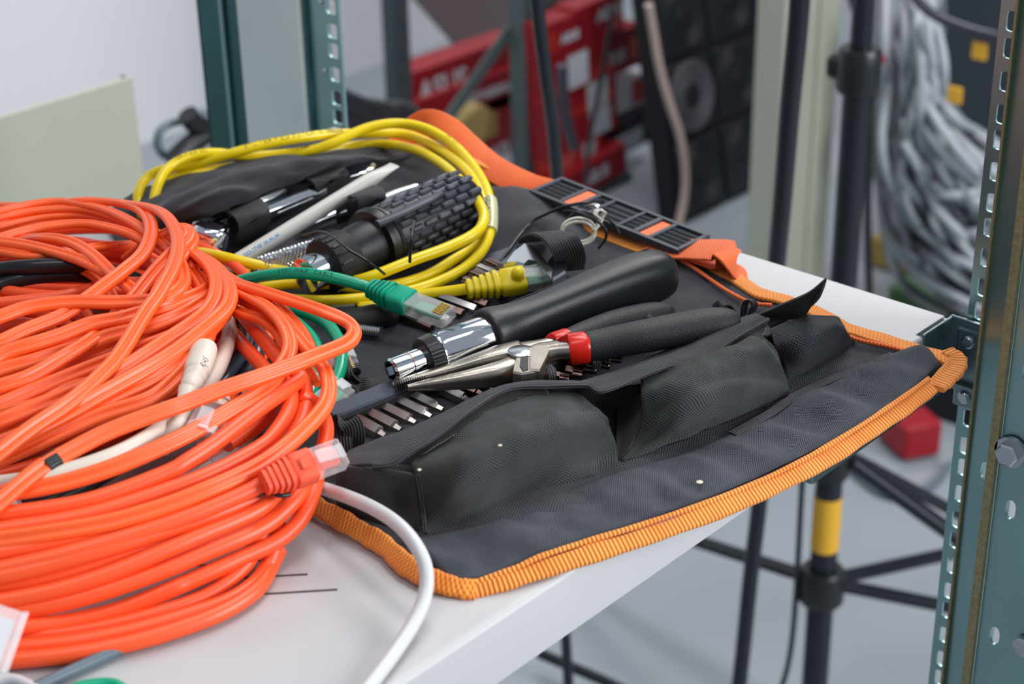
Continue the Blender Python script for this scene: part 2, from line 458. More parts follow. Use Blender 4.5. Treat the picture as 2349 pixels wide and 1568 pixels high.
plate(b, V((0.700, yF0, 0)), -AY, AZ, -AX, 0.0, yF0-yF1, [(ZLO, PX(2245, 1074, 0.70).z-0.02, None), (PX(2245, 1074, 0.70).z-0.02, PX(2245, 1074, 0.70).z+0.02, (0.009, PX(2245, 1074, 0.70).z, 0.0024, 0.0048, 2.6)), (PX(2245, 1074, 0.70).z+0.02, ZHI, None)], 0.002)
b.box((0.7005+0.02, yF0-0.001, (ZLO+ZHI)/2), (0.040, 0.002, ZHI-ZLO))
b.build('front_flange', M['zinc'], rp)
b = MB(); b.box((0.6990, yF0+0.0004, (ZLO+ZHI)/2), (0.0022, 0.0012, ZHI-ZLO)); b.build('cut_edge', M['cut_edge'], rp)
yG0 = PX(2320, 700, 0.686).y
b = MB(); zo = []
z = PX(2334, 860, 0.680).z
zo = [z+0.072*k for k in range(-12, 12) if ZLO+0.04 < z+0.072*k < ZHI-0.04]
plate(b, V((0.684, yG0-0.0040, 0)), -AY, AZ, -AX, 0.0, 0.075, cells_for(zo, ZLO, ZHI, 0.0085, 0.0026, 0.0052, 2.5), 0.002)
b.box((0.695, yG0-0.001, (ZLO+ZHI)/2), (0.022, 0.002, ZHI-ZLO))
b.build('side_panel', M['zinc'], rp)
b = MB(); b.box((0.6825, yG0-0.0015, (ZLO+ZHI)/2), (0.003, 0.0042, ZHI-ZLO)); b.build('cut_edge', M['cut_edge'], rp)
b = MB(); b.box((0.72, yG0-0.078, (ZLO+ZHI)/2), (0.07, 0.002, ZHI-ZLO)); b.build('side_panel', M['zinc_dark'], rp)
bc = PX(2318, 1036, 0.682)
b = MB(); b.lathe(bc+AX*0.001, bc-AX*0.001, [(0, 0.0052), (0.1, 0.0078), (1, 0.0076)], 32)
b.lathe(bc-AX*0.001, bc-AX*0.0055, [(0, 0.0060), (0.8, 0.0060), (1, 0.0050)], 6); b.build('hex_bolt', M['chrome_r'], rp)
bc = PX(2349, 1480, 0.682); b = MB(); b.lathe(bc+AX*0.001, bc-AX*0.003, [(0, 0.005), (0.8, 0.005), (1, 0.003)], 24); b.build('rivet', M['chrome_r'], rp)
for (bx, by) in ((2222, 782), (2213, 908)):
    c = PX(bx+2, by, XS-0.004)
    b = MB(); b.box(c, (0.0024, 0.0130, 0.0125), None, 0.0008); b.box(c+V((-0.0012, 0, 0.0060)), (0.0035, 0.011, 0.0012)); nut = b.build('cage_nut', M['galv'], rp)
    b = MB(); b.lathe(c-AX*0.0005, c-AX*0.0032, [(0, 0.0034), (0.6, 0.0034), (0.75, 0.0028), (0.8, 0.0026), (1, 0.0024)], 24); o = b.build('screw', M['chrome_r'], rp); 
    o.parent = nut
# left post
yB = PX(775, 0, XS).y
lp = thing('rack_post', (0.75, yB+0.07, 0), 'teal zinc rack post with a pale flat face, standing behind the yellow cable coil', 'rack post', 'teal rack posts')
b = MB(); zB = PX(760, 71.2, XS).z
def yl(px): return PX(px, 0, XS).y
rows = hole_rows(zB, ZLO, ZHI)
plate(b, V((XS, yB, 0)), AY, AZ, -AX, 0.0, yl(712)-yB, cells_for(rows, ZLO, ZHI, 0.0072, 0.0045, 0.0048, 7), 0.002)
b.build('mounting_strip', M['zinc'], lp)
b = MB()
for i, z in enumerate(rows):
    if i % 3 == 2: b.lathe(V((XS-0.0002, yB+0.0165, z+0.001)), V((XS-0.0016, yB+0.0165, z+0.001)), [(0, 0.0017), (0.6, 0.0015), (1, 0.0008)], 12)
b.build('weld_dimple', M['chrome_r'], lp)
b = MB(); b.sweep([V((XS-0.001, yl(702), ZLO)), V((XS-0.001, yl(702), ZHI))], rrect(0.0055, 0.004, 0.0018), up=-AX); b.build('bead', M['zinc_dark'], lp)
b = MB(); b.box((XS-0.003, (yl(552)+yl(696))/2, (ZLO+ZHI)/2), (0.004, yl(552)-yl(696), ZHI-ZLO), None, 0.0015); b.build('face_plate', M['zinc_lit'], lp)
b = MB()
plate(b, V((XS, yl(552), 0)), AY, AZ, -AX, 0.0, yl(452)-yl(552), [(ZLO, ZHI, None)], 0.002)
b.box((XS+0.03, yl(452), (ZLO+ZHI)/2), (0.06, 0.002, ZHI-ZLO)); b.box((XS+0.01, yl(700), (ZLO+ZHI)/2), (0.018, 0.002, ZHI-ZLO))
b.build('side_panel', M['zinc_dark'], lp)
b = MB(); b.sweep([V((XS-0.0015, yl(510), ZLO)), V((XS-0.0015, yl(510), ZHI))], rrect(0.0035, 0.003, 0.001), up=-AX); b.build('bead', M['zinc'], lp)

# ------------------------------------------------------------------ the shelf
SX0, SX1, SY0, SY1 = 0.16, 0.7365, 0.374, 0.822
sh = thing('rack_shelf', ((SX0+SX1)/2, (SY0+SY1)/2, TOP-0.03), 'light grey powder coated metal shelf that carries the tools and cables', 'shelf')
b = MB(); b.box(((SX0+SX1)/2, (SY0+0.0044+SY1)/2, TOP-0.001), (SX1-SX0, SY1-SY0-0.0044, 0.002))
LH = 0.0287; rad = 0.0022
prof = [(SY0+rad*2, TOP)]+[(SY0+rad-rad*math.sin(a), TOP-rad+rad*math.cos(a)) for a in (0, PI/6, PI/3, PI/2)]+[(SY0, TOP-LH), (SY0+0.012, TOP-LH), (SY0+0.012, TOP-LH+0.0015), (SY0+0.0015, TOP-LH+0.0015), (SY0+0.0015, TOP-0.002), (SY0+rad*2, TOP-0.002)]
b.grid([[V((x, y+ (rad*0 if True else 0), z)) for (y, z) in prof] for x in (SX0, SX1-0.028)], closed=True)
b.build('tray', M['shelf'], sh, ang=50)
b = MB()
for (xa, xb) in ((SX0, SX1),): b.box(((xa+xb)/2, SY1-0.0008, TOP-0.015), (xb-xa, 0.0015, 0.028))
b.box((SX1-0.0008, (SY0+SY1)/2, TOP-0.010), (0.0015, SY1-SY0, 0.018)); b.build('rim', M['shelf'], sh)
def slot(pa, pb):
    a, c = P(*pa), P(*pb); d = (c-a); t = d.normalized(); sd = AZ.cross(t)
    b = MB(); b.box((a+c)/2+V((0, 0, -0.0004)), (d.length, 0.0011, 0.0012), (t, sd, AZ)); b.build('vent_slot', M['dark_slot'], sh)
slot((609, 1362), (774, 1352)); slot((560, 1325), (706, 1317)); slot((520, 1291), (641, 1283)); slot((490, 1256), (590, 1249)); slot((410, 1300), (530, 1292))
b = MB()
b.box((SX1-0.012, SY0+0.0006, TOP-0.017), (0.030, 0.0014, 0.036), None, 0.0004)
b.box((SX1+0.001, SY0-0.0075, TOP-0.0185), (0.0016, 0.018, 0.040), None, 0.0005)
b.build('mounting_arm', M['galv'], sh)
b = MB(); xr = PY(1845, 1075, SY0-0.002).x
b.box(((xr+0.725)/2, SY0-0.0035, TOP-LH-0.001), (0.725-xr, 0.0065, 0.008), None, 0.001); b.build('support_rail', M['galv'], sh)

# ------------------------------------------------------------------ background furniture
# beige cabinet side at left
pc = [PY(305, 175, 1.30), PY(345, 430, 1.30)]
xe = pc[0].x; zt = pc[0].z
pan = thing('metal_panel', (0.62, 1.302, 0), 'beige grey enamelled metal panel standing on edge behind the left end of the shelf', 'panel')
b = MB(); b.box(((xe+0.25)/2, 1.302, zt/2), (xe-0.25, 0.004, zt), None, 0.0012); b.build('panel_sheet', M['panel'], pan)
b = MB(); b.box((xe-0.001, 1.309, zt/2), (0.002, 0.014, zt-0.002)); b.box(((xe+0.25)/2, 1.309, 0.004), (xe-0.25, 0.014, 0.008)); b.build('folded_rim', M['panel'], pan)
# loop of dark cable beside it
def cable_thing(name, label, cat, m, pts, r, group=None, k=10, prof=None, up=None, part=None):
    path = smooth_path(catmull(pts, k)); b = MB(); b.sweep(path, prof or circ(r), up=up)
    o = b.build(name, m, ang=70); prop(o, label, cat, group); return o, path
dk = [PY(x, y, 1.42) for x, y in ((470, 255), (440, 275), (400, 280), (368, 300), (362, 335), (385, 360), (430, 350), (480, 320), (520, 330))]
cable_thing('cable_loop', 'thick dark cable bent in a loop beside the beige cabinet', 'cable', M['gcable'], dk, 0.0045)
for i, (pts, lb) in enumerate(((((395, 372), (440, 330), (500, 300), (560, 330)), 'dark cable lying low behind the teal rack post with pale face'), (((430, 262), (450, 285), (500, 300), (540, 310)), 'short black cable end poking up beside the pale faced post'))):
    cable_thing('cable', lb, 'cable', M['kcable'], [PY(x, y, 1.40) for x, y in pts], 0.011)
dk = [PY(x, y, 1.55) for x, y in ((770, 225), (830, 250), (890, 262), (960, 300))]
cable_thing('cable', 'thick black cable lying behind the rack post near the orange strap', 'cable', M['kcable'], dk, 0.016)
dk = [PY(x, y, 1.55) for x, y in ((780, 275), (840, 280), (920, 262), (990, 320))]
cable_thing('cable', 'second thick black cable crossing low behind the orange strap', 'cable', M['kcable'], dk, 0.018)
# grey storage rack behind
st = thing('storage_rack', (2.3, 2.1, 0), 'dark grey metal storage rack holding the red cartons', 'rack')
def vpost(pxx, Y, w, d, m, name='upright', zt=2.3):
    c = PY(pxx, 0, Y); b = MB(); b.box((c.x, Y, zt/2), (w, d, zt), None, 0.003); return b.build(name, m, st), c.x
o, xa = vpost(905, 2.10, 0.040, 0.03, M['post_d'])
b = MB()
for k in range(40):
    b.box((xa-0.006, 2.084, 0.06+k*0.05), (0.009, 0.003, 0.022))
s_ = b.build('slot_row', M['dark_slot'], st); s_.parent = o
o, xb = vpost(1200, 1.96, 0.040, 0.035, M['post'])
b = MB(); b.box((xb+0.004, 1.940, 1.15), (0.012, 0.006, 2.3)); q = b.build('groove', M['post_d'], st); q.parent = o
a_, c_ = PY(1165, 75, 1.98), PY(1035, 262, 1.98); b = MB(); t = (c_-a_).normalized(); b.box((a_+c_)/2, ((c_-a_).length+0.1, 0.006, 0.022), (t, AY, AY.cross(t)*-1)); b.build('diagonal_brace', M['post'], st)
a_, c_ = PY(1235, 12, 2.0), PY(1520, -80, 2.0); b = MB(); b.box(((a_.x+c_.x)/2, 2.0, a_.z+0.01), (c_.x-a_.x+0.05, 0.03, 0.05)); b.build('crossbeam', M['post'], st)
# fills a darker area at the wall: mauve grey board
b = MB(); q = [PY(935, -30, 2.45), PY(1200, -60, 2.45), PY(1200, 150, 2.45), PY(1060, 112, 2.45)]
d_ = V((0, 0.02, 0)); b.poly(q); b.poly([p+d_ for p in q], True)
for i in range(4): b.poly([q[i], q[(i+1) % 4], q[(i+1) % 4]+d_, q[i]+d_])
prop(b.build('slab', M['mauve'], smooth=False), 'grey brown board filling a darker area at the wall above the large red carton', 'slab')
# red cartons
def label_text(txt, size, org, ax_, az_, m, par, bold=0.0, name='printed_text'):
    text_mesh(txt, size, lambda x, y: org+ax_*x+az_*y, m, par, name, bold)
def carton(px, py, Y, w, hgt, dep, label, tilt=0.0, m='redbox', txt=None, tsize=0.04, tpos=(0.1, 0.5), stickers=(), stripe=None, group='red cartons in the storage rack', tm='paper'):
    """front-top-left corner at pixel (px,py) on the plane y=Y"""
    o0 = PY(px, py, Y); ax_ = V((math.cos(tilt), 0, math.sin(tilt))); az_ = V((-math.sin(tilt), 0, math.cos(tilt)))
    c = o0+ax_*(w/2)-az_*(hgt/2)+AY*(dep/2)
    t = thing('carton', c-az_*(hgt/2), label, 'box', group)
    b = MB(); b.box(c, (w, dep, hgt), (ax_, AY, az_), 0.002); b.build('box_body', M[m], t)
    n = -AY*0.0008
    if stripe:
        b = MB(); b.box(o0+ax_*(w/2)-az_*(hgt*stripe[0])-AY*0.0004, (w*0.98, 0.0008, hgt*stripe[1]), (ax_, AY, az_)); b.build('printed_band', M[stripe[2]], t)
    for (u, v, sw, sh_, sm) in stickers:
        b = MB(); b.box(o0+ax_*(w*u)-az_*(hgt*v)-AY*0.0008, (w*sw, 0.0008, hgt*sh_), (ax_, AY, az_), 0.0002); b.build('sticker', M[sm], t)
    if txt: label_text(txt, tsize, o0+ax_*(w*tpos[0])-az_*(hgt*tpos[1])-AY*0.0016, ax_, az_, M[tm], t, 0.0015)
    return t
carton(944, 166, 2.16, 0.29, 0.085, 0.06, 'large red carton with white lettering, topmost behind the orange strap', 0.0, txt='ASUS', tsize=0.055, tpos=(0.05, 0.72))
carton(952, 232, 2.15, 0.30, 0.075, 0.06, 'red carton under the large lettered carton, mostly hidden', 0.0, m='redbox', txt='MOTHERBOARD', tsize=0.022, tpos=(0.42, 0.55))
carton(957, 292, 2.15, 0.30, 0.16, 0.06, 'lowest red carton of the stack behind the orange strap', 0.0, stickers=((0.6, 0.3, 0.2, 0.3, 'carton'),), txt='ASUS', tsize=0.04, tpos=(0.62, 0.75))
b = MB(); p0 = PY(1045, 300, 2.0); q = [PY(1040, 345, 2.0), PY(1035, 300, 2.0), PY(1108, 240, 2.0), PY(1125, 250, 2.0), PY(1105, 345, 2.0)]
b.poly(q); b.poly([p+AY*0.03 for p in q], True)
for i in range(5): b.poly([q[i], q[(i+1) % 5], q[(i+1) % 5]+AY*0.03, q[i]+AY*0.03])
prop(b.build('carton_flap', M['carton'], smooth=False), 'kraft brown cardboard piece standing against the red cartons', 'cardboard')
tl = math.radians(4)
YR = 1.90
carton(1245, 62, YR, 0.11, 0.07, 0.05, 'dark red carton at the top left of the right stack', 0.05, txt='ASUS', tsize=0.02, tpos=(0.4, 0.6), stickers=((0.2, 0.5, 0.25, 0.5, 'redbox_b'),))
carton(1320, 22, YR, 0.13, 0.075, 0.05, 'red carton at the very top of the right stack beside the black panel', 0.05, txt='ASUS', tsize=0.03, tpos=(0.42, 0.5), stickers=((0.85, 0.6, 0.2, 0.5, 'pink'),))
carton(1365, 95, YR+0.02, 0.13, 0.078, 0.05, 'red carton with round pale emblem, second from the top of the right stack', 0.03, txt='ASUS', tsize=0.03, tpos=(0.1, 0.7), stickers=((0.83, 0.5, 0.2, 0.5, 'pink'),))
carton(1250, 150, YR, 0.17, 0.075, 0.05, 'red carton with a white oval sticker, right of the black rod', 0.06, m='redbox', stickers=((0.50, 0.45, 0.32, 0.8, 'paper'),), stripe=(0.75, 0.3, 'redbox_b'))
carton(1385, 205, YR+0.02, 0.13, 0.06, 0.05, 'white carton with coloured end beside the pale hanging cable', 0.03, m='paper', stickers=((0.80, 0.5, 0.35, 0.75, 'redbox_b'), (0.93, 0.7, 0.10, 0.3, 'amber')), group='small cartons in the storage rack')
carton(1252, 235, YR, 0.19, 0.055, 0.05, 'red carton carrying a large square white sticker', 0.07, stickers=((0.72, 0.55, 0.3, 0.9, 'paper'),), stripe=(0.8, 0.25, 'redbox_b'))
carton(1395, 262, YR+0.03, 0.13, 0.05, 0.05, 'black carton with grey print in the right stack', 0.03, m='darkfan', stickers=((0.45, 0.6, 0.3, 0.4, 'greyfan'),), group='small cartons in the storage rack')
carton(1256, 300, YR, 0.19, 0.060, 0.05, 'red carton with white sticker, third from the bottom of the right stack', 0.07, stickers=((0.74, 0.5, 0.3, 0.8, 'paper'),), m='redbox', stripe=(0.85, 0.05, 'redbox_b'))
carton(1395, 320, YR+0.02, 0.13, 0.045, 0.05, 'dark carton with a pale grey panel above the lowest red carton', 0.05, m='darkfan', stickers=((0.45, 0.5, 0.6, 0.75, 'paper'),), group='small cartons in the storage rack')
carton(1262, 358, YR, 0.14, 0.06, 0.05, 'orange red carton low in the stack right of the black rod', 0.05, m='redbox_b', stickers=((0.3, 0.5, 0.3, 0.6, 'pink'), (0.75, 0.4, 0.25, 0.5, 'paper')))
carton(1262, 425, YR-0.02, 0.21, 0.055, 0.05, 'lowest red carton of the right stack with pale lettering', 0.09, txt='ASUS', tsize=0.03, tpos=(0.42, 0.7))
carton(1245, 500, YR-0.02, 0.25, 0.12, 0.05, 'dark carton at the foot of the right stack', 0.05, m='post_d', group='small cartons in the storage rack')
# thin dark cords hanging before the cartons
cable_thing('cord', 'thin dark cord hanging down in front of the red cartons', 'cord', M['kcable'], [PY(x, y, 1.72) for x, y in ((1405, 20), (1390, 120), (1370, 230), (1350, 330), (1345, 420))], 0.004)
cable_thing('cord', 'thick dark cord end hanging between the black rod and the stickered cartons', 'cord', M['kcable_b'], [PY(x, y, 1.72) for x, y in ((1290, 150), (1292, 230), (1302, 290), (1318, 340))], 0.009)
cable_thing('cord', 'pale beige cable hanging before the black panel edge', 'cable', mat('dusky beige jacket', C(160, 142, 134), 0.5), [PY(x, y, 1.45) for x, y in ((1488, 10), (1500, 80), (1512, 150), (1535, 235), (1560, 310), (1572, 390), (1570, 450), (1556, 520))], 0.0062)
# black leaning panel with fans
q0 = PZ(1560, 520, 0); q1 = PZ(1800, 395, 0)
q0.y = q1.y = 1.687
qt = PX(1492, 0, q0.x); up_ = (qt-q0).normalized(); ax_ = AX; nrm = ax_.cross(up_)*1.0   # front normal
if nrm.y > 0: nrm = -nrm
fp = thing('fan_panel', (q0.x+0.17, 1.69, 0), 'black panel of cooling fans leaning back beside the red cartons', 'fan panel')
b = MB(); hgt = 0.86; wd = 0.34
b.box(q0+ax_*(wd/2)+up_*(hgt/2)-nrm*0.02, (wd, 0.04, hgt), (ax_, nrm, up_)); b.build('frame', M['darkpanel'], fp)
def fan(cx, cz, m, grille):
    c = q0+ax_*cx+up_*cz+nrm*0.003
    b = MB(); b.box(c, (0.122, 0.012, 0.122), (ax_, nrm, up_), 0.002); f = b.build('fan', M['darkfan'], fp)
    f0 = c+nrm*0.006
    b = MB()
    for r_ in ((0.056, 0.048, 0.038) if not grille else (0.058, 0.052, 0.045, 0.038, 0.031, 0.024)):
        pr_ = [f0+ax_*(r_*math.cos(2*PI*k/28))+up_*(r_*math.sin(2*PI*k/28)) for k in range(28)]
        b.sweep(pr_, circ(0.0016 if not grille else 0.0028, 6), up=nrm, closed=True)
    g = b.build('grille', M[m], fp); g.parent = f
    b = MB(); b.lathe(f0-nrm*0.001, f0+nrm*0.004, [(0, 0.020), (0.7, 0.020), (1, 0.017)], 24); g = b.build('hub', M['darkpanel'], fp); g.parent = f
for i in range(3):
    for j in range(6):
        gr = (i == 0 and j == 1)
        if i*0.135 < 0.3: fan(0.068+i*0.135, 0.075+j*0.137, 'greyfan' if gr else 'darkfan', gr)
# pale column right of it
cx = PY(1800, 0, 1.28); cx2 = PY(1926, 0, 1.28)
b = MB(); b.box(((cx.x+cx2.x)/2, 1.30, 1.15), (cx2.x-cx.x, 0.05, 2.3), None, 0.004)
b.box((cx.x+(cx2.x-cx.x)*0.62, 1.272, 1.15), ((cx2.x-cx.x)*0.12, 0.008, 2.3), None, 0.003)
o = b.build('door_frame', M['column']); prop(o, 'pale grey green metal column behind the black rod', 'column')
b = MB(); b.box((cx2.x+0.022, 1.33, 1.15), (0.04, 0.05, 2.3)); prop(b.build('column', M['netcable_b']), 'narrow lilac grey upright right of the pale column', 'column')
# dark cabinet behind the hanging cables
b = MB(); b.box((3.05, 0.95, 1.1), (0.5, 1.35, 2.2), None, 0.004); prop(b.build('cabinet', M['dkgreen']), 'dark cabinet behind the hanging grey network cables', 'cabinet')
b = MB(); b.box((2.62, 1.10, 0.028), (0.55, 0.50, 0.05), None, 0.004); prop(b.build('crate', M['ochre']), 'low ochre and green crate on the floor below the grey cables', 'crate')
b = MB(); b.box((2.28, 1.02, 0.02), (0.10, 0.45, 0.035), None, 0.004); prop(b.build('crate', M['grass']), 'low green strip on the floor in front of the ochre crate', 'crate')
b = MB(); a_ = PZ(2060, 960, 0.03); c_ = PZ(2110, 1005, 0.03); b.box((a_+c_)/2, ((c_-a_).length+0.02, 0.055, 0.05), ((c_-a_).normalized(), AZ.cross((c_-a_).normalized()), AZ), 0.004)
prop(b.build('carton', M['redbox']), 'small red carton on the floor behind the right front corner of the tool roll', 'box')
a_ = PZ(2190, 930, 0.0); b = MB(); b.box(a_+V((0.1, -0.02, 0.06)), (0.3, 0.12, 0.12), None, 0.005); prop(b.build('equipment_case', M['darkpanel']), 'black equipment case on the floor behind the right rack post', 'case')
# hanging network cables
rnd = random.Random(4)
def netc(pts, X, r, lab, m):
    w = [PX(x, y, X+d) for (x, y, d) in pts]
    path = smooth_path(catmull(w, 7)); b = MB(); b.sweep(path, circ(r, 8), up=-AX)
    o = b.build('network_cable', m, ang=70); prop(o, lab, 'cable', 'grey network cables hanging at the right'); return o
for i in range(120):
    t = i/119.0; kind = i % 3
    x0 = 1985+rnd.random()*250; dd = [rnd.uniform(-0.1, 0.1) for _ in range(6)]
    j = lambda s_: rnd.uniform(-s_, s_)
    X0 = 2.15
    if kind == 0:   # hang straight down on the left and sweep right low
        xl = 1995+rnd.random()*85; yb = 430+rnd.random()*270
        pts = [(xl+20+j(20), -60, 0), (xl+10+j(14), 130, dd[1]), (xl+j(12), 300, dd[2]), (xl+18+j(14), yb-110, dd[3]), (xl+85+j(20), yb-20, dd[4]), (xl+190, yb+50+j(20), dd[5]), (2330, yb+80+j(20), 0)]
    elif kind == 1:  # from the upper middle, swing left, loop back to the right
        xl = 2010+rnd.random()*90; yb = 300+rnd.random()*170
        pts = [(2130+j(50), -60, 0), (2115+j(45), 90, dd[1]), (xl+55+j(12), yb-130, dd[2]), (xl+30, yb-30, dd[3]), (xl+70, yb+60, dd[4]), (xl+150, yb+95+j(15), dd[5]), (2330, yb+60+j(40), 0)]
    else:
        yb = 140+rnd.random()*330
        pts = [(2060+j(60), -60, 0), (2085+j(45), 120, dd[1]), (2120+j(25), yb, dd[2]), (2175+j(40), yb+110, dd[3]), (2260, yb+190+j(40), dd[4]), (2350, yb+230, 0)]
    netc(pts, X0, 0.0066, 'grey network cable hanging among the bundle behind the right rack post', M['netcable'] if rnd.random() < 0.75 else M['netcable_b'])
for (x, y, lb) in ((2247, 117, 'amber tag high among the grey cables'), (2190, 218, 'amber tag lower among the grey cables')):
    c = PX(x, y, 1.98); b = MB(); b.box(c, (0.004, 0.020, 0.022), None, 0.001); prop(b.build('cable_tag', M['amber']), lb, 'tag')
c = PX(2015, 135, 2.0); b = MB(); b.box(c, (0.01, 0.018, 0.010), None, 0.001); prop(b.build('clip', M['redbox']), 'small dark red clip at the left edge of the grey cables', 'clip')
cable_thing('cable', 'dark cable sagging across the top of the grey cable bundle', 'cable', M['kcable_b'], [PX(x, y, 1.98) for x, y in ((2080, -30), (2130, 25), (2200, 60), (2290, 85), (2360, 90))], 0.007)
cable_thing('cable', 'thin black cord hanging left of the grey cable bundle', 'cable', M['kcable'], [PX(x, y, 1.9) for x, y in ((1950, -20), (1985, 120), (1995, 300), (1990, 480), (1994, 660), (2000, 760))], 0.0055)
# light stand
HUB = PZ(1885, 1340, 0.17)
ls = thing('light_stand', (HUB.x, HUB.y, 0), 'black tripod light stand with an amber sticker, behind the right rack post', 'light stand')
def tube_part(name, pts, r, m, par, prof=None, up=None, k=1, label=None):
    b = MB(); path = catmull(pts, k) if k > 1 else pts
    b.sweep(path, prof or circ(r, 16), up=up); return b.build(name, m, par, label=label)
hx, hy = HUB.x, HUB.y
def hz(py): # height on the pole's axis for a pixel row
    lo, hi = -0.5, 2.5
    for _ in range(40):
        mid = (lo+hi)/2; q = M_proj(V((hx, hy, mid)))
        if q[1] > py: lo = mid
        else: hi = mid
    return lo
def M_proj(p):
    q = p-CAM; return (W/2+F*q.dot(r2)/q.dot(dv), H/2-F*q.dot(u2)/q.dot(dv))
tube_part('lower_pole', [V((hx, hy, 0.02)), V((hx, hy, hz(1030)))], 0.0135, M['stand'], ls)
tube_part('upper_pole', [V((hx, hy, hz(1040))), V((hx, hy, hz(170)))], 0.0125, M['stand'], ls)
tube_part('top_pole', [V((hx, hy, hz(180))), V((hx, hy, 2.2))], 0.0095, M['stand'], ls)
for py in (160, 1050):
    z = hz(py); b = MB(); b.lathe(V((hx, hy, z-0.02)), V((hx, hy, z+0.02)), [(0, 0.017), (0.1, 0.019), (0.9, 0.019), (1, 0.017)], 20)
    b.box((hx-0.004, hy+0.019, z), (0.016, 0.018, 0.022), None, 0.004); b.build('clamp_collar', M['black'], ls)
z0, z1 = hz(1255), hz(1135); b = MB(); b.lathe(V((hx, hy, z0)), V((hx, hy, z1)), [(0, 0.0137), (0, 0.0140), (1, 0.0140), (1, 0.0137)], 24); b.build('sticker', M['amber'], ls)
zh = 0.17; b = MB(); b.lathe(V((hx, hy, zh-0.02)), V((hx, hy, zh+0.02)), [(0, 0.02), (0.1, 0.023), (0.9, 0.023), (1, 0.02)], 20); b.build('hub', M['black'], ls)
ztop = hz(1055)
def foot(px, py, z): return PZ(px, py, z)
for (tp, fpx, br) in (((1965, 1050), (2300, 1345), (2160, 1308)), ((1890, 1060), (1330, 1190), (1575, 1268)), ((1900, 1060), (2000, 1010), (1990, 1290))):
    # three legs from the collar down to the floor
    pass
def leg(ang, brace=True):
    d = V((math.cos(ang), math.sin(ang), 0)); a = V((hx, hy, ztop))+d*0.02; e = V((hx, hy, 0.012))+d*0.42
    b = MB(); b.sweep([a, e], rrect(0.020, 0.012, 0.003), up=AZ); lg = b.build('leg', M['stand'], ls)
    b = MB(); b.lathe(e-d*0.02, e+d*0.02, [(0, 0.012), (0.2, 0.014), (1, 0.013)], 16); ft = b.build('rubber_foot', M['black_soft'], ls); ft.parent = lg
    m_ = a.lerp(e, 0.62); h_ = V((hx, hy, zh))+d*0.02
    b = MB(); b.sweep([h_, m_], rrect(0.016, 0.008, 0.002), up=AZ); b.build('brace', M['stand'], ls)
q = M_proj
rgt = PZ(2150, 1320, 0.12); lft = PZ(1570, 1270, 0.12)
for p_ in (rgt, lft): leg(math.atan2(p_.y-hy, p_.x-hx))
p_ = PZ(1960, 1568, 0.05); leg(math.atan2(p_.y-hy, p_.x-hx))
cable_thing('cable', 'thin black cable dangling against the light stand pole', 'cable', M['kcable'], [V((hx-0.02, hy+0.018, z)) for z in (0.45, 0.3, 0.1)]+[V((hx-0.03, hy+0.03, 0.01))], 0.003)
# thin bent rods of a folding frame
def rod(pts, r, label):
    w = [ray(x, y)*d+CAM for (x, y, d) in pts]; path = smooth_path(catmull(w, 8)); b = MB(); b.sweep(path, circ(r, 14)); o = b.build('flexible_rod', M['stand'], ang=70); prop(o, label, 'rod', 'thin black rods behind the shelf'); return o
def floor_pt(x, y): p = PZ(x, y, 0.005); return ((p-CAM).dot(dv))
rod([(1226, -60, 1.30), (1238, 60, 1.32), (1256, 200, 1.36), (1272, 330, 1.41), (1288, 560, 1.5), (1296, 900, 1.62), (1290, 1300, 1.72), (1300, 1500, 1.78), (1318, 1800, 1.8)], 0.0052, 'thin black rod passing down behind the charcoal buckle plate')
rod([(1838, -60, 1.25), (1830, 60, 1.27), (1812, 250, 1.32), (1796, 450, 1.38), (1780, 620, 1.44), (1762, 850, 1.52), (1745, 1120, 1.6), (1722, 1320, 1.66), (1696, 1568, 1.72), (1670, 1750, 1.76)], 0.0075, 'thicker black rod passing down behind the shelf at the right')
cable_thing('stand_leg', 'thin dark tube lying near the floor below the shelf front', 'tube', M['stand'], [PZ(x, y, 0.03) for x, y in ((1238, 1498), (1290, 1520), (1400, 1568), (1500, 1620))], 0.006)
cable_thing('cable', 'thin grey cord curling on the floor behind the light stand', 'cable', M['gcable'], [PZ(x, y, 0.006) for x, y in ((1950, 1075), (2020, 1130), (2090, 1140), (2150, 1100), (2180, 1060))], 0.004)

# ================================================================== TOOL ROLL
TR = thing('tool_roll', P(1300, 800, 0), 'black nylon tool roll with orange edging, spread open on the shelf', 'tool roll')
def lerp_curve(path, n):
    cum = [0]
    for i in range(1, len(path)): cum.append(cum[-1]+(path[i]-path[i-1]).length)
    out = []; i = 0
    for k in range(n):
        s_ = cum[-1]*k/(n-1)
        while i < len(path)-2 and cum[i+1] < s_: i += 1
        t = (s_-cum[i])/max(1e-9, cum[i+1]-cum[i]); out.append(path[i].lerp(path[i+1], min(1, t)))
    return out
front = [(1060, 1338, 2), (1110, 1328, 3), (1180, 1300, 4), (1260, 1268, 5), (1400, 1222, 5), (1550, 1172, 4), (1700, 1115, 3), (1850, 1045, 3), (1950, 990, 4), (2040, 930, 5), (2110, 880, 6), (2160, 835, 7)]
right = [(2160, 835, 7), (2120, 812, 7), (2040, 790, 6), (1950, 765, 5), (1850, 712, 5), (1760, 688, 5), (1700, 652, 5), (1640, 605, 5), (1560, 562, 5), (1420, 500, 5), (1220, 412, 6), (1120, 365, 8), (1000, 325, 10), (940, 310, 10)]
left = [(1060, 1338, 2), (960, 1300, 3), (890, 1240, 3), (820, 1195, 3), (740, 1140, 3), (640, 1040, 3), (500, 880, 3), (350, 680, 3), (225, 486, 3)]
FC, RC, LC = (catmull(pp(*q), 8) for q in (front, right, left))
NA, NB = 120, 170
FC, RC, LC = lerp_curve(FC, NA), lerp_curve(RC, NB), lerp_curve(LC, NB)
B0, B1 = LC[-1], RC[-1]
bumps = []
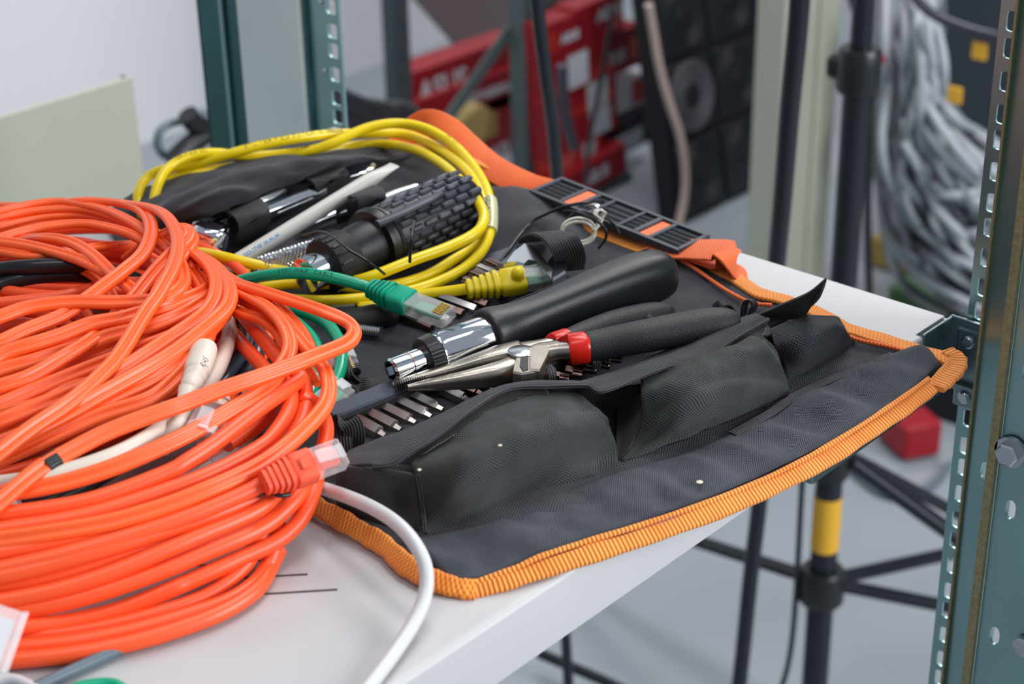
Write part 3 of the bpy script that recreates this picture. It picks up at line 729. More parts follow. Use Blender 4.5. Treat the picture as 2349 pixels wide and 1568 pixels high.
for (x, y, hh, sg) in ((1130, 395, 22, 30), (1040, 350, 16, 26), (1300, 480, 5, 25), (1250, 560, 10, 18), (1180, 500, 10, 24), (700, 470, 6, 30), (900, 560, 5, 25), (1640, 1030, 3, 14), (1480, 1130, 3, 12), (1300, 1200, 3, 12), (1800, 960, 3.5, 12), (1960, 890, 4, 12), (1200, 1245, 2.5, 10), (1720, 690, 4, 14), (1620, 640, 3, 12), (1780, 705, 2, 10)):
    bumps.append((P(x, y, 0), hh, sg/1000.0))
rows = []
for j in range(NB):
    v = j/(NB-1); r = []
    for i in range(NA):
        u = i/(NA-1)
        p = FC[i]*(1-v)+B0.lerp(B1, u)*v + LC[j]*(1-u)+RC[j]*u - (FC[0]*(1-u)*(1-v)+FC[-1]*u*(1-v)+B0*(1-u)*v+B1*u*v)
        e = min(1.0, 8*min(u, 1-u, v, 1-v))
        z = 0
        for (c, hh, sg) in bumps:
            d2 = ((p.x-c.x)**2+(p.y-c.y)**2)/(sg*sg)
            if d2 < 9: z += hh*math.exp(-d2)
        z += 2.0*noise.noise(V((p.x*26, p.y*26, 1.3)))+0.9*noise.noise(V((p.x*70, p.y*70, 4.0)))
        r.append(V((p.x, p.y, max(TOP+0.0022 if p.y > SY0+0.004 else -1, p.z+z*0.001*e))))
    rows.append(r)
b = MB(); b.grid(rows); body = b.build('roll_body', M['cloth'], TR, ang=80)
md = body.modifiers.new('thickness', 'SOLIDIFY'); md.thickness = 0.0016; md.offset = 0
# smoother facing strip between the front edging and the pocket seam
def strip(front_, back_, name, m, lift, k=8, rowsn=8, wr=0.0, th=0.8, parent=TR):
    a = lerp_curve(catmull(pp(*front_), 8), 90); c = lerp_curve(catmull(pp(*back_), 8), 90); R_ = []
    for j in range(rowsn+1):
        t = j/rowsn; r = []
        for i in range(90):
            p = a[i].lerp(c[i], t); bl = math.sin(PI*t)
            z = lift*bl+wr*bl**0.6*(noise.noise(V((p.x*52, p.y*16, 7)))+0.35*noise.noise(V((p.x*120, p.y*60, 3))))
            r.append(p+V((0, 0, z*0.001)))
        R_.append(r)
    b = MB(); b.grid(R_); o = b.build(name, m, parent, ang=80)
    md = o.modifiers.new('thickness', 'SOLIDIFY'); md.thickness = th*0.001; md.offset = 0
    return o
strip([(1030, 1330, 5), (1110, 1322, 5.5), (1260, 1262, 7.5), (1400, 1216, 7.5), (1550, 1166, 7), (1700, 1108, 6), (1850, 1038, 6), (1950, 984, 7), (2040, 924, 8), (2110, 874, 9), (2152, 835, 9)],
      [(935, 1238, 6), (1000, 1226, 6.5), (1100, 1205, 7), (1210, 1165, 7), (1330, 1118, 7), (1440, 1078, 7), (1560, 1045, 7), (1660, 1005, 7), (1780, 945, 7), (1880, 880, 7.5), (1990, 835, 8), (2085, 798, 9)],
      'facing_strip', M['cloth_strip'], 2.0, wr=5.5, rowsn=16)
b = MB(); pth = catmull(pp((2050, 812, 8.5), (1980, 842, 8.5), (1900, 872, 8.5), (1830, 905, 8.3), (1770, 945, 8), (1680, 995, 8)), 10)
b.sweep(pth, rrect(0.0045, 0.0008, 0.0003), up=AZ); b.build('seam_tape', M['elastic'], TR)
# orange edging
def binding(pts, w, name='orange_edging', m='binding', lift=0.0, tilt=None, th=0.0028, rib=True):
    path = smooth_path(catmull(pp(*pts), 12), 2); b = MB()
    up = tilt if tilt is not None else AZ
    b.sweep(path, rrect(w, th, th*0.45, 5), up=up, scales=lambda t: 1.0+0.06*math.sin(t*37)+0.04*math.sin(t*91))
    o = b.build(name, M[m], TR, ang=70)
    return path
FT = (AZ*1.0 - r2.cross(AZ)*0).normalized()
tow = V((-0.2, -0.5, 0.85)).normalized()
binding([(1075, 1352, 2), (1180, 1327, 3), (1330, 1278, 3.5), (1500, 1224, 3), (1700, 1148, 2), (1850, 1078, 1.5), (1960, 1012, 2), (2060, 944, 3), (2140, 885, 5), (2185, 840, 7), (2190, 815, 8)], 0.0075, m='binding_rib', tilt=tow)
binding([(1090, 1335, 4), (1180, 1303, 6), (1240, 1276, 7), (1330, 1246, 7), (1500, 1194, 6.5), (1700, 1122, 5), (1850, 1050, 5), (1960, 984, 6), (2060, 918, 7), (2130, 868, 8)], 0.0024, 'stitched_ridge', m='binding_rib', tilt=tow, th=0.0022)
binding([(1090, 1352, 2), (1050, 1348, 3), (980, 1325, 4), (930, 1295, 4), (880, 1250, 4), (830, 1220, 4), (770, 1185, 4), (710, 1150, 4), (640, 1080, 4)], 0.0085, m='binding', tilt=V((-0.6, -0.1, 0.8)).normalized(), th=0.0035)
binding([(2192, 835, 7), (2150, 815, 8.5), (2080, 795, 8), (1990, 768, 7.5), (1930, 748, 7.5), (1870, 715, 7.5), (1800, 688, 7), (1740, 672, 7), (1690, 640, 7), (1620, 600, 7), (1570, 572, 7), (1500, 548, 7), (1400, 505, 7)], 0.0095, m='binding', th=0.0022)
binding([(2130, 826, 8.5), (2060, 800, 9), (1980, 782, 8.8), (1950, 772, 8.5)], 0.0020, 'stitched_ridge', m='strap', th=0.0020)
binding([(1770, 700, 8.3), (1720, 693, 8.3), (1660, 662, 8.3), (1600, 620, 8.3), (1552, 590, 8.3)], 0.0020, 'stitched_ridge', m='strap', th=0.0020)
binding([(2172, 806, 9), (2196, 822, 8.4), (2192, 850, 7), (2150, 890, 5)], 0.0085, 'edging_corner', m='binding_rib', th=0.003)
binding([(1400, 505, 7), (1300, 460, 8), (1200, 425, 9), (1100, 372, 16), (1000, 340, 16), (930, 330, 12), (860, 350, 8), (780, 372, 5)], 0.008, m='binding', th=0.0022)

# pockets
sheet([[(930, 1058, 27), (1010, 1008, 31), (1100, 950, 34), (1200, 912, 33), (1290, 897, 30), (1335, 910, 24)],
       [(952, 1088, 27), (1055, 1050, 33), (1155, 985, 36), (1260, 930, 34), (1340, 922, 29), (1388, 952, 22)],
       [(962, 1135, 19), (1060, 1118, 24), (1172, 1050, 27), (1285, 985, 28), (1368, 972, 21), (1398, 982, 16)],
       [(968, 1182, 9), (1070, 1160, 14), (1182, 1112, 13), (1290, 1062, 16), (1372, 1032, 12), (1412, 1022, 9)],
       [(975, 1222, 5), (1080, 1196, 5), (1190, 1155, 5), (1300, 1112, 5), (1380, 1085, 5), (1418, 1068, 5)]],
      'pocket', M['cloth_b'], TR, 11, 1.2, wr=1.6, ws=55, fold=8.5, fdir=P(1400, 960, 10)-P(1090, 1190, 10))
sheet([[(774, 1068, 27), (850, 1076, 28), (925, 1083, 28), (955, 1090, 27)], [(772, 1115, 15), (860, 1140, 15), (925, 1150, 13), (962, 1150, 15)], [(775, 1165, 4), (870, 1200, 4), (930, 1215, 4), (974, 1222, 4)]], 'pocket_gusset', M['cloth_b'], TR, 8, 1.2, wr=0.8)
b = MB(); b.sweep(catmull(pp((957, 1086, 28), (966, 1130, 20.5), (972, 1180, 10.5), (976, 1222, 6)), 8), circ(0.0009, 8)); b.build('seam', M['elastic'], TR)
sheet([[(1300, 903, 20), (1345, 895, 22), (1400, 893, 22), (1470, 880, 24)], [(1385, 955, 12), (1410, 960, 8), (1440, 955, 8), (1475, 950, 12)], [(1408, 1060, 4), (1418, 1058, 4), (1425, 1058, 4), (1440, 1055, 4)]], 'pocket_gusset', M['cloth_b'], TR, 7, 1.2, wr=1.2)
sheet([[(1470, 866, 30), (1560, 838, 33), (1650, 803, 33), (1715, 776, 31), (1752, 772, 26)],
       [(1472, 905, 27), (1570, 872, 34), (1670, 828, 35), (1745, 795, 31), (1784, 822, 22)],
       [(1474, 962, 18), (1570, 930, 25), (1670, 888, 26), (1755, 850, 22), (1798, 862, 14)],
       [(1455, 1018, 9), (1560, 985, 15), (1670, 940, 14), (1762, 895, 13), (1806, 888, 8)],
       [(1425, 1060, 5), (1540, 1018, 5), (1650, 972, 5), (1760, 926, 5), (1806, 905, 5)]],
      'pocket', M['cloth_b'], TR, 11, 1.2, wr=1.8, ws=60, seed=3, fold=6.5, fdir=P(1790, 850, 10)-P(1450, 1020, 10))
sheet([[(1478, 900, 24), (1445, 905, 16), (1420, 915, 12)], [(1472, 970, 15), (1440, 975, 10), (1415, 980, 10)], [(1430, 1058, 5), (1422, 1058, 4.5), (1412, 1060, 4.5)]], 'pocket_gusset', M['cloth_b'], TR, 7, 1.2, wr=1.0, seed=2)
sheet([[(1735, 745, 20), (1755, 770, 18), (1775, 765, 20)], [(1785, 805, 12), (1800, 815, 8), (1805, 800, 10)], [(1806, 905, 4), (1812, 890, 4), (1815, 868, 4)]], 'pocket_gusset', M['cloth_b'], TR, 6, 1.2, wr=0.8, seed=5)
sheet([[(1766, 754, 22), (1810, 735, 26), (1850, 724, 27), (1890, 724, 27), (1922, 728, 24)],
       [(1780, 792, 20), (1825, 775, 26), (1870, 758, 27), (1912, 750, 24), (1938, 755, 18)],
       [(1800, 832, 12), (1842, 815, 17), (1886, 796, 17), (1926, 779, 13), (1950, 775, 9)],
       [(1806, 874, 5), (1850, 850, 5), (1890, 828, 5), (1930, 808, 5), (1962, 790, 5)]],
      'pocket', M['cloth'], TR, 10, 1.2, wr=1.4, ws=60, seed=8, fold=4.5, fdir=P(1900, 750, 10)-P(1790, 860, 10))
# flap laid back over the bits
FR = [(771, 1069, 26), (855, 1070, 29), (900, 1066, 30), (940, 1038, 33), (1010, 993, 36), (1080, 939, 38), (1163, 892, 37), (1255, 886, 35), (1345, 884, 34), (1384, 896, 33), (1506, 849, 33), (1621, 814, 33), (1697, 768, 31), (1762, 732, 30)]
BK = [(800, 1038, 20), (850, 1018, 20), (892, 1003, 20), (930, 988, 20), (1000, 954, 20), (1070, 922, 20), (1139, 893, 20), (1220, 876, 20), (1300, 876, 19), (1345, 873, 18), (1440, 842, 18), (1545, 796, 19), (1640, 752, 22), (1732, 722, 26)]
MD = [((a[0]+c[0])/2-2, (a[1]+c[1])/2-2, (a[2]+c[2])/2+3.0) for a, c in zip(FR, BK)]
sheet([BK, MD, FR], 'pocket_flap', M['cloth'], TR, 8, 1.3, wr=1.0, ws=60, seed=12)
b = MB(); b.sweep(catmull(pp(*[(x, y, h+0.4) for x, y, h in FR[1:]]), 8), circ(0.0011, 8)); b.build('flap_hem', M['elastic'], TR)
# inner side of the flap seen from below with hook and loop tape
sheet([[(x, y+1, h-1.2) for x, y, h in FR[2:8]], [(930, 1062, 28), (975, 1040, 31), (1030, 1005, 33), (1095, 960, 34), (1180, 915, 33), (1260, 905, 31)]], 'flap_fastener', M['fuzz'], TR, 8, 1.0, wr=1.0)
sheet([[(x, y+1, h-1.2) for x, y, h in FR[10:14]], [(1520, 858, 30), (1630, 826, 30), (1715, 795, 28), (1752, 770, 26)]], 'flap_fastener', M['fuzz'], TR, 8, 1.0, wr=1.0)
# pointed flap standing up at the right
sheet([[(1735, 722, 20), (1790, 700, 31), (1850, 672, 43), (1896, 639, 56)], [(1750, 735, 18), (1800, 716, 25), (1848, 694, 36), (1892, 650, 52)], [(1768, 752, 17), (1810, 732, 22), (1847, 719, 26), (1878, 680, 44)]], 'pocket_flap', M['cloth_b'], TR, 8, 1.6, wr=0.5)
# elastic loops
def loop(pts, w, side, name='elastic_loop', th=0.0010, m='elastic', k=9):
    b = MB(); b.sweep(smooth_path(catmull(pp(*pts), k)), rrect(w, th, th*0.4, 3), sidev=side); return b.build(name, M[m], TR, ang=70)
TX = (P(1536, 628, 20)-P(897, 851, 20)).normalized(); TXp = AZ.cross(TX)
loop([(790, 1068, 4), (783, 1020, 12), (780, 985, 16), (790, 968, 19), (806, 975, 19), (812, 1000, 15), (808, 1035, 8), (812, 1062, 4)], 0.010, V((0.5, -0.85, 0.1)).normalized())
loop([(770, 905, 4), (790, 880, 7), (820, 886, 5), (850, 880, 7), (880, 873, 5), (905, 866, 4)], 0.009, TXp)
loop([(795, 830, 4), (806, 845, 8), (812, 862, 8), (828, 872, 4)], 0.008, V((0.5, 0.85, 0)).normalized())
loop([(1462, 742, 8), (1470, 730, 18), (1486, 724, 22), (1500, 730, 20), (1510, 742, 12)], 0.0055, (TXp*0.9+TX*0.3).normalized())
loop([(1706, 724, 7), (1708, 702, 13), (1714, 690, 16), (1724, 691, 16), (1729, 702, 13), (1724, 718, 8)], 0.0055, (r2*0.5+dv*0.8).normalized())
loop([(1640, 712, 7), (1655, 698, 11), (1668, 698, 10), (1680, 712, 6)], 0.006, TXp)
loop([(1240, 838, 12), (1250, 836, 18), (1264, 846, 21), (1268, 866, 19), (1262, 882, 13)], 0.004, TX)
loop([(1350, 815, 12), (1362, 818, 19), (1370, 830, 19), (1368, 850, 13)], 0.005, TX)
# wide loops over the far tools
RX = (P(730, 438, 20)-P(495, 532, 20)).normalized()
loop([(548, 478, 10), (553, 472, 20), (562, 474, 27), (574, 486, 29), (582, 505, 26), (582, 528, 16), (572, 552, 5)], 0.021, RX, th=0.0014)
loop([(724, 402, 10), (732, 396, 20), (744, 398, 25), (756, 410, 26), (762, 428, 20), (760, 446, 8)], 0.024, RX, th=0.0014)
loop([(816, 450, 20), (828, 440, 29), (842, 442, 32), (850, 455, 32), (850, 475, 26), (842, 495, 14), (826, 508, 6), (808, 500, 6), (798, 482, 12), (800, 462, 18)], 0.018, RX, th=0.0016)
WXx = V((0.75, -0.60, 0.0)).normalized()
loop([(1222, 552, 10), (1232, 540, 22), (1252, 534, 30), (1276, 542, 34), (1296, 562, 32), (1308, 590, 24), (1306, 618, 10)], 0.016, WXx, name='webbing_band', th=0.0018)
# far dark flap, folded over the spanners
sheet([[(284, 462, 4), (350, 426, 8), (450, 385, 14), (570, 352, 18), (690, 328, 18), (800, 312, 14), (880, 306, 12), (945, 318, 10)],
       [(310, 478, 12), (390, 450, 26), (490, 420, 34), (600, 395, 34), (710, 375, 32), (810, 360, 26), (885, 350, 18), (945, 342, 12)],
       [(330, 510, 14), (410, 480, 30), (520, 438, 40), (620, 410, 34), (725, 388, 32), (815, 372, 24), (890, 360, 17), (950, 352, 11)],
       [(350, 540, 8), (440, 512, 20), (525, 478, 27), (610, 440, 25), (700, 415, 20), (790, 390, 15), (870, 370, 10), (940, 360, 8)]],
      'lining_flap', M['cloth_far'], TR, 10, 1.2, wr=2.5, ws=36, seed=6, fold=9.0, fdir=P(900, 350, 10)-P(400, 500, 10))
# bright strap and its charcoal slider plate
def ribbon(pts, w, m, name, par, th=0.0012, upf=None, k=10):
    b = MB(); path = smooth_path(catmull(pp(*pts), k)); b.sweep(path, rrect(w, th, th*0.4, 3), up=upf or AZ); return b.build(name, M[m], par, ang=70)
ribbon([(905, 352, 10), (950, 300, 22), (985, 282, 28), (1030, 300, 26), (1075, 340, 20), (1120, 378, 16), (1165, 405, 14), (1215, 428, 11), (1260, 440, 10)], 0.017, 'strap', 'strap', TR, 0.0016, lambda t, p: V((-0.55, -0.55, 0.25+0.7*t)))
ribbon([(960, 345, 12), (930, 335, 14), (880, 350, 10), (830, 362, 8)], 0.010, 'strap', 'strap', TR, 0.0016)
BP = thing('strap_slider', P(1420, 500, 8), 'charcoal slotted plastic plate threaded on the orange strap at the far edge', 'buckle')
c0, c1, c2, c3 = P(1199, 428, 16), P(1303, 412, 17), P(1640, 545, 15), P(1545, 566, 14)
cc = (c0+c1+c2+c3)/4; lx = ((c3-c0)+(c2-c1)).normalized(); ly = ((c1-c0)+(c2-c3)); ly = (ly-lx*ly.dot(lx)).normalized(); lz = lx.cross(ly)
if lz.z < 0: lz = -lz
LL = ((c3-c0).length+(c2-c1).length)/2; WW = ((c1-c0).length+(c2-c3).length)/2
def bpt(u, v, z=0): return cc+lx*(u-0.5)*LL+ly*(v-0.5)*WW+lz*z
def bbox_(b, u0, u1, v0, v1, z0, z1): b.box(bpt((u0+u1)/2, (v0+v1)/2, (z0+z1)/2), ((u1-u0)*LL, (v1-v0)*WW, z1-z0), (lx, ly, lz), 0.0003)
b = MB()
for (u0, u1, v0, v1) in ((0, 1, 0, 0.10), (0, 1, 0.90, 1), (0, 0.025, 0.1, 0.9), (0.975, 1, 0.1, 0.9), (0.19, 0.215, 0.1, 0.9), (0.285, 0.31, 0.1, 0.9), (0.39, 0.41, 0.1, 0.9), (0.59, 0.61, 0.1, 0.9), (0.69, 0.72, 0.1, 0.9), (0.79, 0.815, 0.1, 0.9)):
    bbox_(b, u0, u1, v0, v1, -0.004, 0.0)
b.build('plate_frame', M['buckle'], BP)
b = MB()
for (u0, u1) in ((0.025, 0.19), (0.31, 0.39), (0.41, 0.59), (0.61, 0.69), (0.815, 0.975)): bbox_(b, u0, u1, 0.1, 0.9, -0.004, -0.0016)
b.build('recessed_panel', M['black_soft'], BP)
b = MB()
for (u0, u1, n) in ((0.03, 0.185, 4), (0.415, 0.585, 0), (0.82, 0.97, 4), (0.31, 0.39, 0), (0.615, 0.69, 4)):
    if n:
        for k in range(1, n+1): v = 0.1+0.8*k/(n+1); bbox_(b, u0, u1, v-0.012, v+0.012, -0.0014, -0.0003)
for v in (0.3, 0.5, 0.7): bbox_(b, 0.315, 0.585, v-0.012, v+0.012, -0.0014, -0.0003)
b.build('raised_rib', M['buckle_rib'], BP)
b = MB(); bbox_(b, 0.215, 0.285, 0.12, 0.88, -0.0035, -0.0006); b.build('orange_window', M['strap'], TR)
b = MB(); bbox_(b, 0.72, 0.79, 0.12, 0.88, -0.0035, -0.0012); b.build('orange_window', M['strap'], TR)
ribbon([(1215, 455, 6), (1330, 510, 6), (1450, 560, 6), (1545, 590, 8)], 0.012, 'binding', 'strap', TR)
ribbon([(1500, 556, 9), (1560, 570, 11), (1610, 572, 15), (1655, 575, 18), (1682, 592, 16), (1678, 612, 10), (1640, 606, 8), (1590, 590, 7)], 0.021, 'strap', 'strap', TR, 0.0014, lambda t, p: V((-0.2, -0.35, 1.0)) if t < 0.45 else V((0.1, -0.6, 0.7)))

# ================================================================== TOOLS
def local(p0, p1, up=AZ):
    t = (p1-p0).normalized(); s_ = t.cross(up).normalized(); n = s_.cross(t); return t, s_, n
def loft(b, p0, p1, secs, up=AZ, n=28, e=2.3, cap=True):
    """secs: (fraction, half width, half height, side offset, up offset[, exponent]) in mm"""
    t, s_, nn = local(p0, p1, up); L = (p1-p0); rows = []
    for q in secs:
        f, a, c = q[:3]; os_ = q[3] if len(q) > 3 else 0; ou = q[4] if len(q) > 4 else 0; ee = q[5] if len(q) > 5 else e
        rows.append([p0+L*f+s_*((x+os_)*0.001)+nn*((y+ou)*0.001) for x, y in sellip(a, c, ee, n)])
    b.grid(rows, closed=True)
    if cap: b.poly(rows[0], True); b.poly(rows[-1])
# big ratchet screwdriver
D0, D1 = P(897, 851, 19), P(1534, 619, 26)
DL = (D1-D0).length
SD = thing('screwdriver', P(1200, 740, 5), 'large screwdriver with chrome barrel and thick black handle, lying behind the pliers', 'screwdriver')
def dpt(x): return D0.lerp(D1, x)
tt, ss, nn = local(D0, D1)
b = MB(); b.lathe(dpt(-0.002), dpt(0.115), [(0, 0.0040), (0.0, 0.0052), (0.06, 0.0060), (0.46, 0.0060), (0.48, 0.0056), (0.52, 0.0056), (0.54, 0.0060), (1, 0.0060)], 36, cap=False)
rws = []
for f, r in ((-0.002, 0.0041), (0.03, 0.0041)): rws.append([dpt(f)+(ss*math.cos(PI/3*k)+nn*math.sin(PI/3*k))*r for k in range(6)])
b.grid(rws, closed=True, flip=True); b.poly(rws[1]); b.build('bit_socket', M['chrome'], SD, ang=35)
b = MB(); pr_ = []
N_ = 72
rws = []
for f, r in ((0.105, 0.0085), (0.108, 0.0098), (0.145, 0.0104), (0.150, 0.0098), (0.150, 0.0090)):
    rws.append([dpt(f)+(ss*math.cos(2*PI*k/N_)+nn*math.sin(2*PI*k/N_))*(r+(0.00028 if k % 2 else -0.00028)*(1 if f > 0.106 and f < 0.149 else 0)) for k in range(N_)])
b.grid(rws, closed=True); b.poly(rws[0], True); b.poly(rws[-1]); b.build('knurled_ring', M['rubber'], SD, ang=20)
b = MB(); b.lathe(dpt(0.148), dpt(0.345), [(0, 0.0086), (0.02, 0.0096), (0.10, 0.0096), (0.12, 0.0100), (1, 0.0100)], 48); b.build('barrel', M['chrome'], SD)
b = MB(); loft(b, D0, D1, [(0.318, 11.6, 11.6), (0.322, 12.6, 12.6), (0.345, 12.8, 12.8), (0.375, 12.0, 12.0), (0.42, 10.6, 10.8), (0.48, 10.0, 10.4, 0, 0.3, 2.5), (0.56, 10.2, 10.8, 0, 0.4, 2.7), (0.66, 10.8, 11.7, 0, 0.5, 2.8), (0.76, 11.4, 12.6, 0, 0.5, 2.8), (0.86, 12.2, 13.2, 0, 0.4, 2.8), (0.93, 12.3, 12.8, 0, 0.2, 2.8), (0.975, 11.4, 11.6, 0, -0.1, 2.7), (0.995, 9.4, 9.8, 0, -0.3, 2.5), (1.004, 6.0, 6.4, 0, -0.5, 2.3)], n=44)
hd = b.build('handle', M['rubber'], SD, ang=60); sb_ = hd.modifiers.new('sub', 'SUBSURF'); sb_.levels = 1; sb_.render_levels = 1
b = MB()
path = []
for i in range(30):
    f = 0.40+0.55*i/29; hh = 10.4+3.0*min(1, (f-0.40)/0.42)
    path.append(dpt(f)+ss*(-0.0052*(-1))*-1+nn*(hh*0.001*0.93))
b.sweep(path, circ(0.00035, 6)); b.build('seam_line', M['black_soft'], SD)
# long nose pliers
PL = thing('pliers', P(1300, 820, 8), 'long nose pliers with red collars and rough black grips, lying open on the tool roll', 'pliers')
def tube_px(pts, name, m, par, e=2.2, n=24, up=AZ, k=6, capround=True, ang=60):
    """pts: (px, py, h, half-width mm, half-height mm)"""
    P3 = [P(q[0], q[1], q[2]) for q in pts]; path = catmull(P3, k)
    ws = catmull([V((q[3], q[4], 0)) for q in pts], k); b = MB()
    b.sweep(path, sellip(1, 1, e, n), up=up, scales=[(w.x*0.001, w.y*0.001) for w in ws]); return b.build(name, m, par, ang=ang)
tube_px([(1338, 797, 24, 6.6, 5.6), (1350, 796, 24, 7.4, 6.8), (1400, 786, 25, 7.8, 7.0), (1470, 772, 27, 8.2, 7.2), (1550, 757, 28, 8.6, 7.4), (1620, 744, 29, 8.6, 7.2), (1660, 737, 29.5, 7.6, 6.2), (1684, 732, 30, 5.2, 4.4), (1694, 730, 30, 2.0, 2.0)], 'grip', M['dip'], PL)
tube_px([(1300, 788, 22, 5.2, 4.6), (1302, 784, 22, 5.8, 5.4), (1340, 768, 21, 6.6, 6.0), (1390, 750, 20, 7.0, 6.4), (1440, 735, 19, 7.2, 6.4), (1500, 722, 18, 6.8, 6.0), (1530, 716, 18, 5.0, 4.4), (1544, 713, 18, 2.0, 2.0)], 'grip', M['dip'], PL)
tube_px([(1304, 802, 23.5, 6.2, 6.2), (1307, 801, 23.5, 7.3, 7.2), (1325, 799, 24, 7.5, 7.3), (1342, 797, 24, 7.5, 7.3), (1345, 796.5, 24, 6.5, 6.4)], 'collar', M['red'], PL, k=4)
tube_px([(1266, 792, 21.5, 4.2, 4.2), (1270, 790, 21.5, 5.4, 5.4), (1285, 785, 22, 5.7, 5.5), (1303, 780, 22, 5.8, 5.6), (1306, 779, 22, 5.0, 4.8)], 'collar', M['red'], PL, k=4)
tube_px([(1310, 802, 23, 5.4, 4.6), (1275, 806, 22, 5.4, 4.8), (1245, 812, 21, 6.6, 5.0), (1215, 822, 20.5, 8.0, 5.2)], 'shank', M['steel'], PL)
tube_px([(1280, 789, 22, 3.6, 3.4), (1258, 795, 21, 4.4, 4.0), (1230, 804, 21, 6.6, 4.4), (1200, 812, 21, 7.8, 4.8)], 'shank', M['steel'], PL)
# joint block and its flat pivot
def prism(outline, h0, h1, name, m, par, bev=0.6):
    b = MB(); n = len(outline); lo = [P(x, y, h1) for x, y in outline]; cen = sum(lo, V((0, 0, 0)))/n
    top_ = [p.copy() for p in lo]; bot = [p-AZ*((h1-h0)*0.001) for p in lo]
    ins = [p+(cen-p).normalized()*bev*0.001 for p in top_]; top2 = [p-AZ*bev*0.001 for p in top_]
    b.poly(ins); b.grid([ins, top2, bot], closed=True); b.poly(bot, True); return b.build(name, m, par, ang=25)
prism([(1176, 852), (1186, 800), (1213, 788), (1252, 790), (1256, 800), (1250, 822), (1232, 850), (1196, 856)], 12, 25.5, 'joint', M['steel'], PL, 0.8)
b = MB(); c = P(1196, 805, 25.6)
b.lathe(c-AZ*0.0008, c+AZ*0.0004, [(0, 0.0062), (0.8, 0.0062), (1, 0.0058)], 32); b.build('pivot', M['chrome_r'], PL)
# jaws
J1 = [(935, 889, 18, 1.3, 1.3), (960, 885, 18, 1.8, 1.9), (1000, 880, 18.5, 2.6, 2.9), (1060, 872, 19, 3.6, 4.0), (1110, 864, 19, 4.6, 5.0), (1150, 856, 19, 5.6, 5.6), (1185, 846, 18.5, 6.0, 6.2), (1218, 836, 18.5, 6.2, 6.2)]
tube_px(J1, 'lower_jaw', M['steel'], PL, e=2.4)
J2 = [(902, 884, 15, 1.6, 1.6), (930, 876, 16, 2.4, 2.0), (980, 862, 17, 2.8, 2.4), (1040, 846, 18, 3.4, 3.0), (1100, 828, 20, 4.4, 3.6), (1150, 814, 21, 5.6, 4.0), (1195, 806, 21, 6.6, 4.2)]
tube_px(J2, 'upper_jaw', M['steel'], PL, e=3.0)
b = MB()
for i in range(17):
    a = P(906+i*4.9, 882-i*1.55, 16.6+i*0.05); dirp = (P(1000, 858, 17)-P(902, 884, 15)).normalized()
    b.box(a+V((-0.0006, -0.0012, -0.0004)), (0.00055, 0.0034, 0.0036), (dirp, AZ.cross(dirp), AZ))
b.build('serration', M['black'], PL)
prism([(1192, 838), (1196, 804), (1212, 798), (1212, 846), (1200, 850)], 13, 26.0, 'joint_gap', M['black'], PL, 0.3)
prism([(1215, 846), (1214, 795), (1254, 790), (1262, 800), (1255, 822), (1238, 848)], 12, 26.2, 'joint', M['steel'], PL, 0.8)

# ---- bits and their holders
def hexbit(pa, pb, r, m, tip='cone', label='hex bit', group=None, name='screwdriver_bit'):
    a, c = P(*pa), P(*pb); t, s_, n_ = local(a, c); L = (c-a).length
    b = MB(); rw = []
    prof = [(0, r*0.9), (0.0006, r), (L*0.80, r), (L*0.84, r*0.62), (L, r*0.5)] if tip == 'cone' else [(0, r*0.9), (0.0006, r), (L-0.0006, r), (L, r*0.9)] if tip == 'flat' else [(0, r*0.9), (0.0006, r), (L*0.45, r)]
    for x, rr in prof: rw.append([a+t*x+(s_*math.cos(PI/3*k+PI/6)+n_*math.sin(PI/3*k+PI/6))*rr for k in range(6)])
    b.grid(rw, closed=True); b.poly(rw[0], True); b.poly(rw[-1])
    if tip == 'torx':
        rw = []
        for x, rr in ((L*0.40, r*0.8), (L*0.55, r*0.72), (L-0.0004, r*0.68), (L, r*0.55)):
            rw.append([a+t*x+(s_*math.cos(2*PI*k/36)+n_*math.sin(2*PI*k/36))*rr*(1+0.16*math.cos(6*2*PI*k/36)) for k in range(36)])
        b.grid(rw, closed=True); b.poly(rw[0], True); b.poly(rw[-1])
    o = b.build(name, m, ang=30); prop(o, label, 'bit', group); return o
B1 = [((808, 957), (884, 1001)), ((840, 944), (920, 987)), ((873, 931), (954, 971)), ((910, 918), (990, 957)), ((943, 906), (1016, 941)), ((1010, 888), (1076, 920)), ((1040, 880), (1105, 905)), ((1076, 872), (1130, 892))]
ords = ('nearest the orange coil', 'second from the orange coil', 'third from the orange coil', 'fourth from the orange coil', 'fifth from the orange coil', 'just right of the gap in the row', 'second right of the gap in the row', 'last before the flap')
for i, (a, c) in enumerate(B1):
    hexbit((a[0], a[1], 9), (c[0], c[1], 6), 0.0034, M['bit'] if i not in (1, 2, 6) else M['bit_b'] if i == 6 else M['bit'], 'cone', 'steel hex bit under the pliers, '+ords[i], 'hex bits under the pliers')
BH = thing('bit_holder', P(880, 925, 4), 'blue grey plastic bit rail running under the plier tips', 'bit holder')
b = MB(); a, c = P(752, 958, 11), P(1000, 858, 12); t = (c-a).normalized(); sd_ = AZ.cross(t)
b.box((a+c)/2, ((c-a).length, 0.0115, 0.006), (t, sd_, AZ), 0.0008); b.build('rail', M['slate'], BH)
b = MB(); b.box((a+c)/2-sd_*0.0062-AZ*0.001, ((c-a).length, 0.0012, 0.0045), (t, sd_, AZ), 0.0003); b.build('rail_edge', M['black_soft'], BH)
b = MB(); a2, c2 = P(1000, 870, 8), P(1175, 850, 8); t2 = (c2-a2).normalized(); b.box((a2+c2)/2, ((c2-a2).length, 0.012, 0.006), (t2, AZ.cross(t2), AZ), 0.0008); b.build('rail', M['black_soft'], BH)
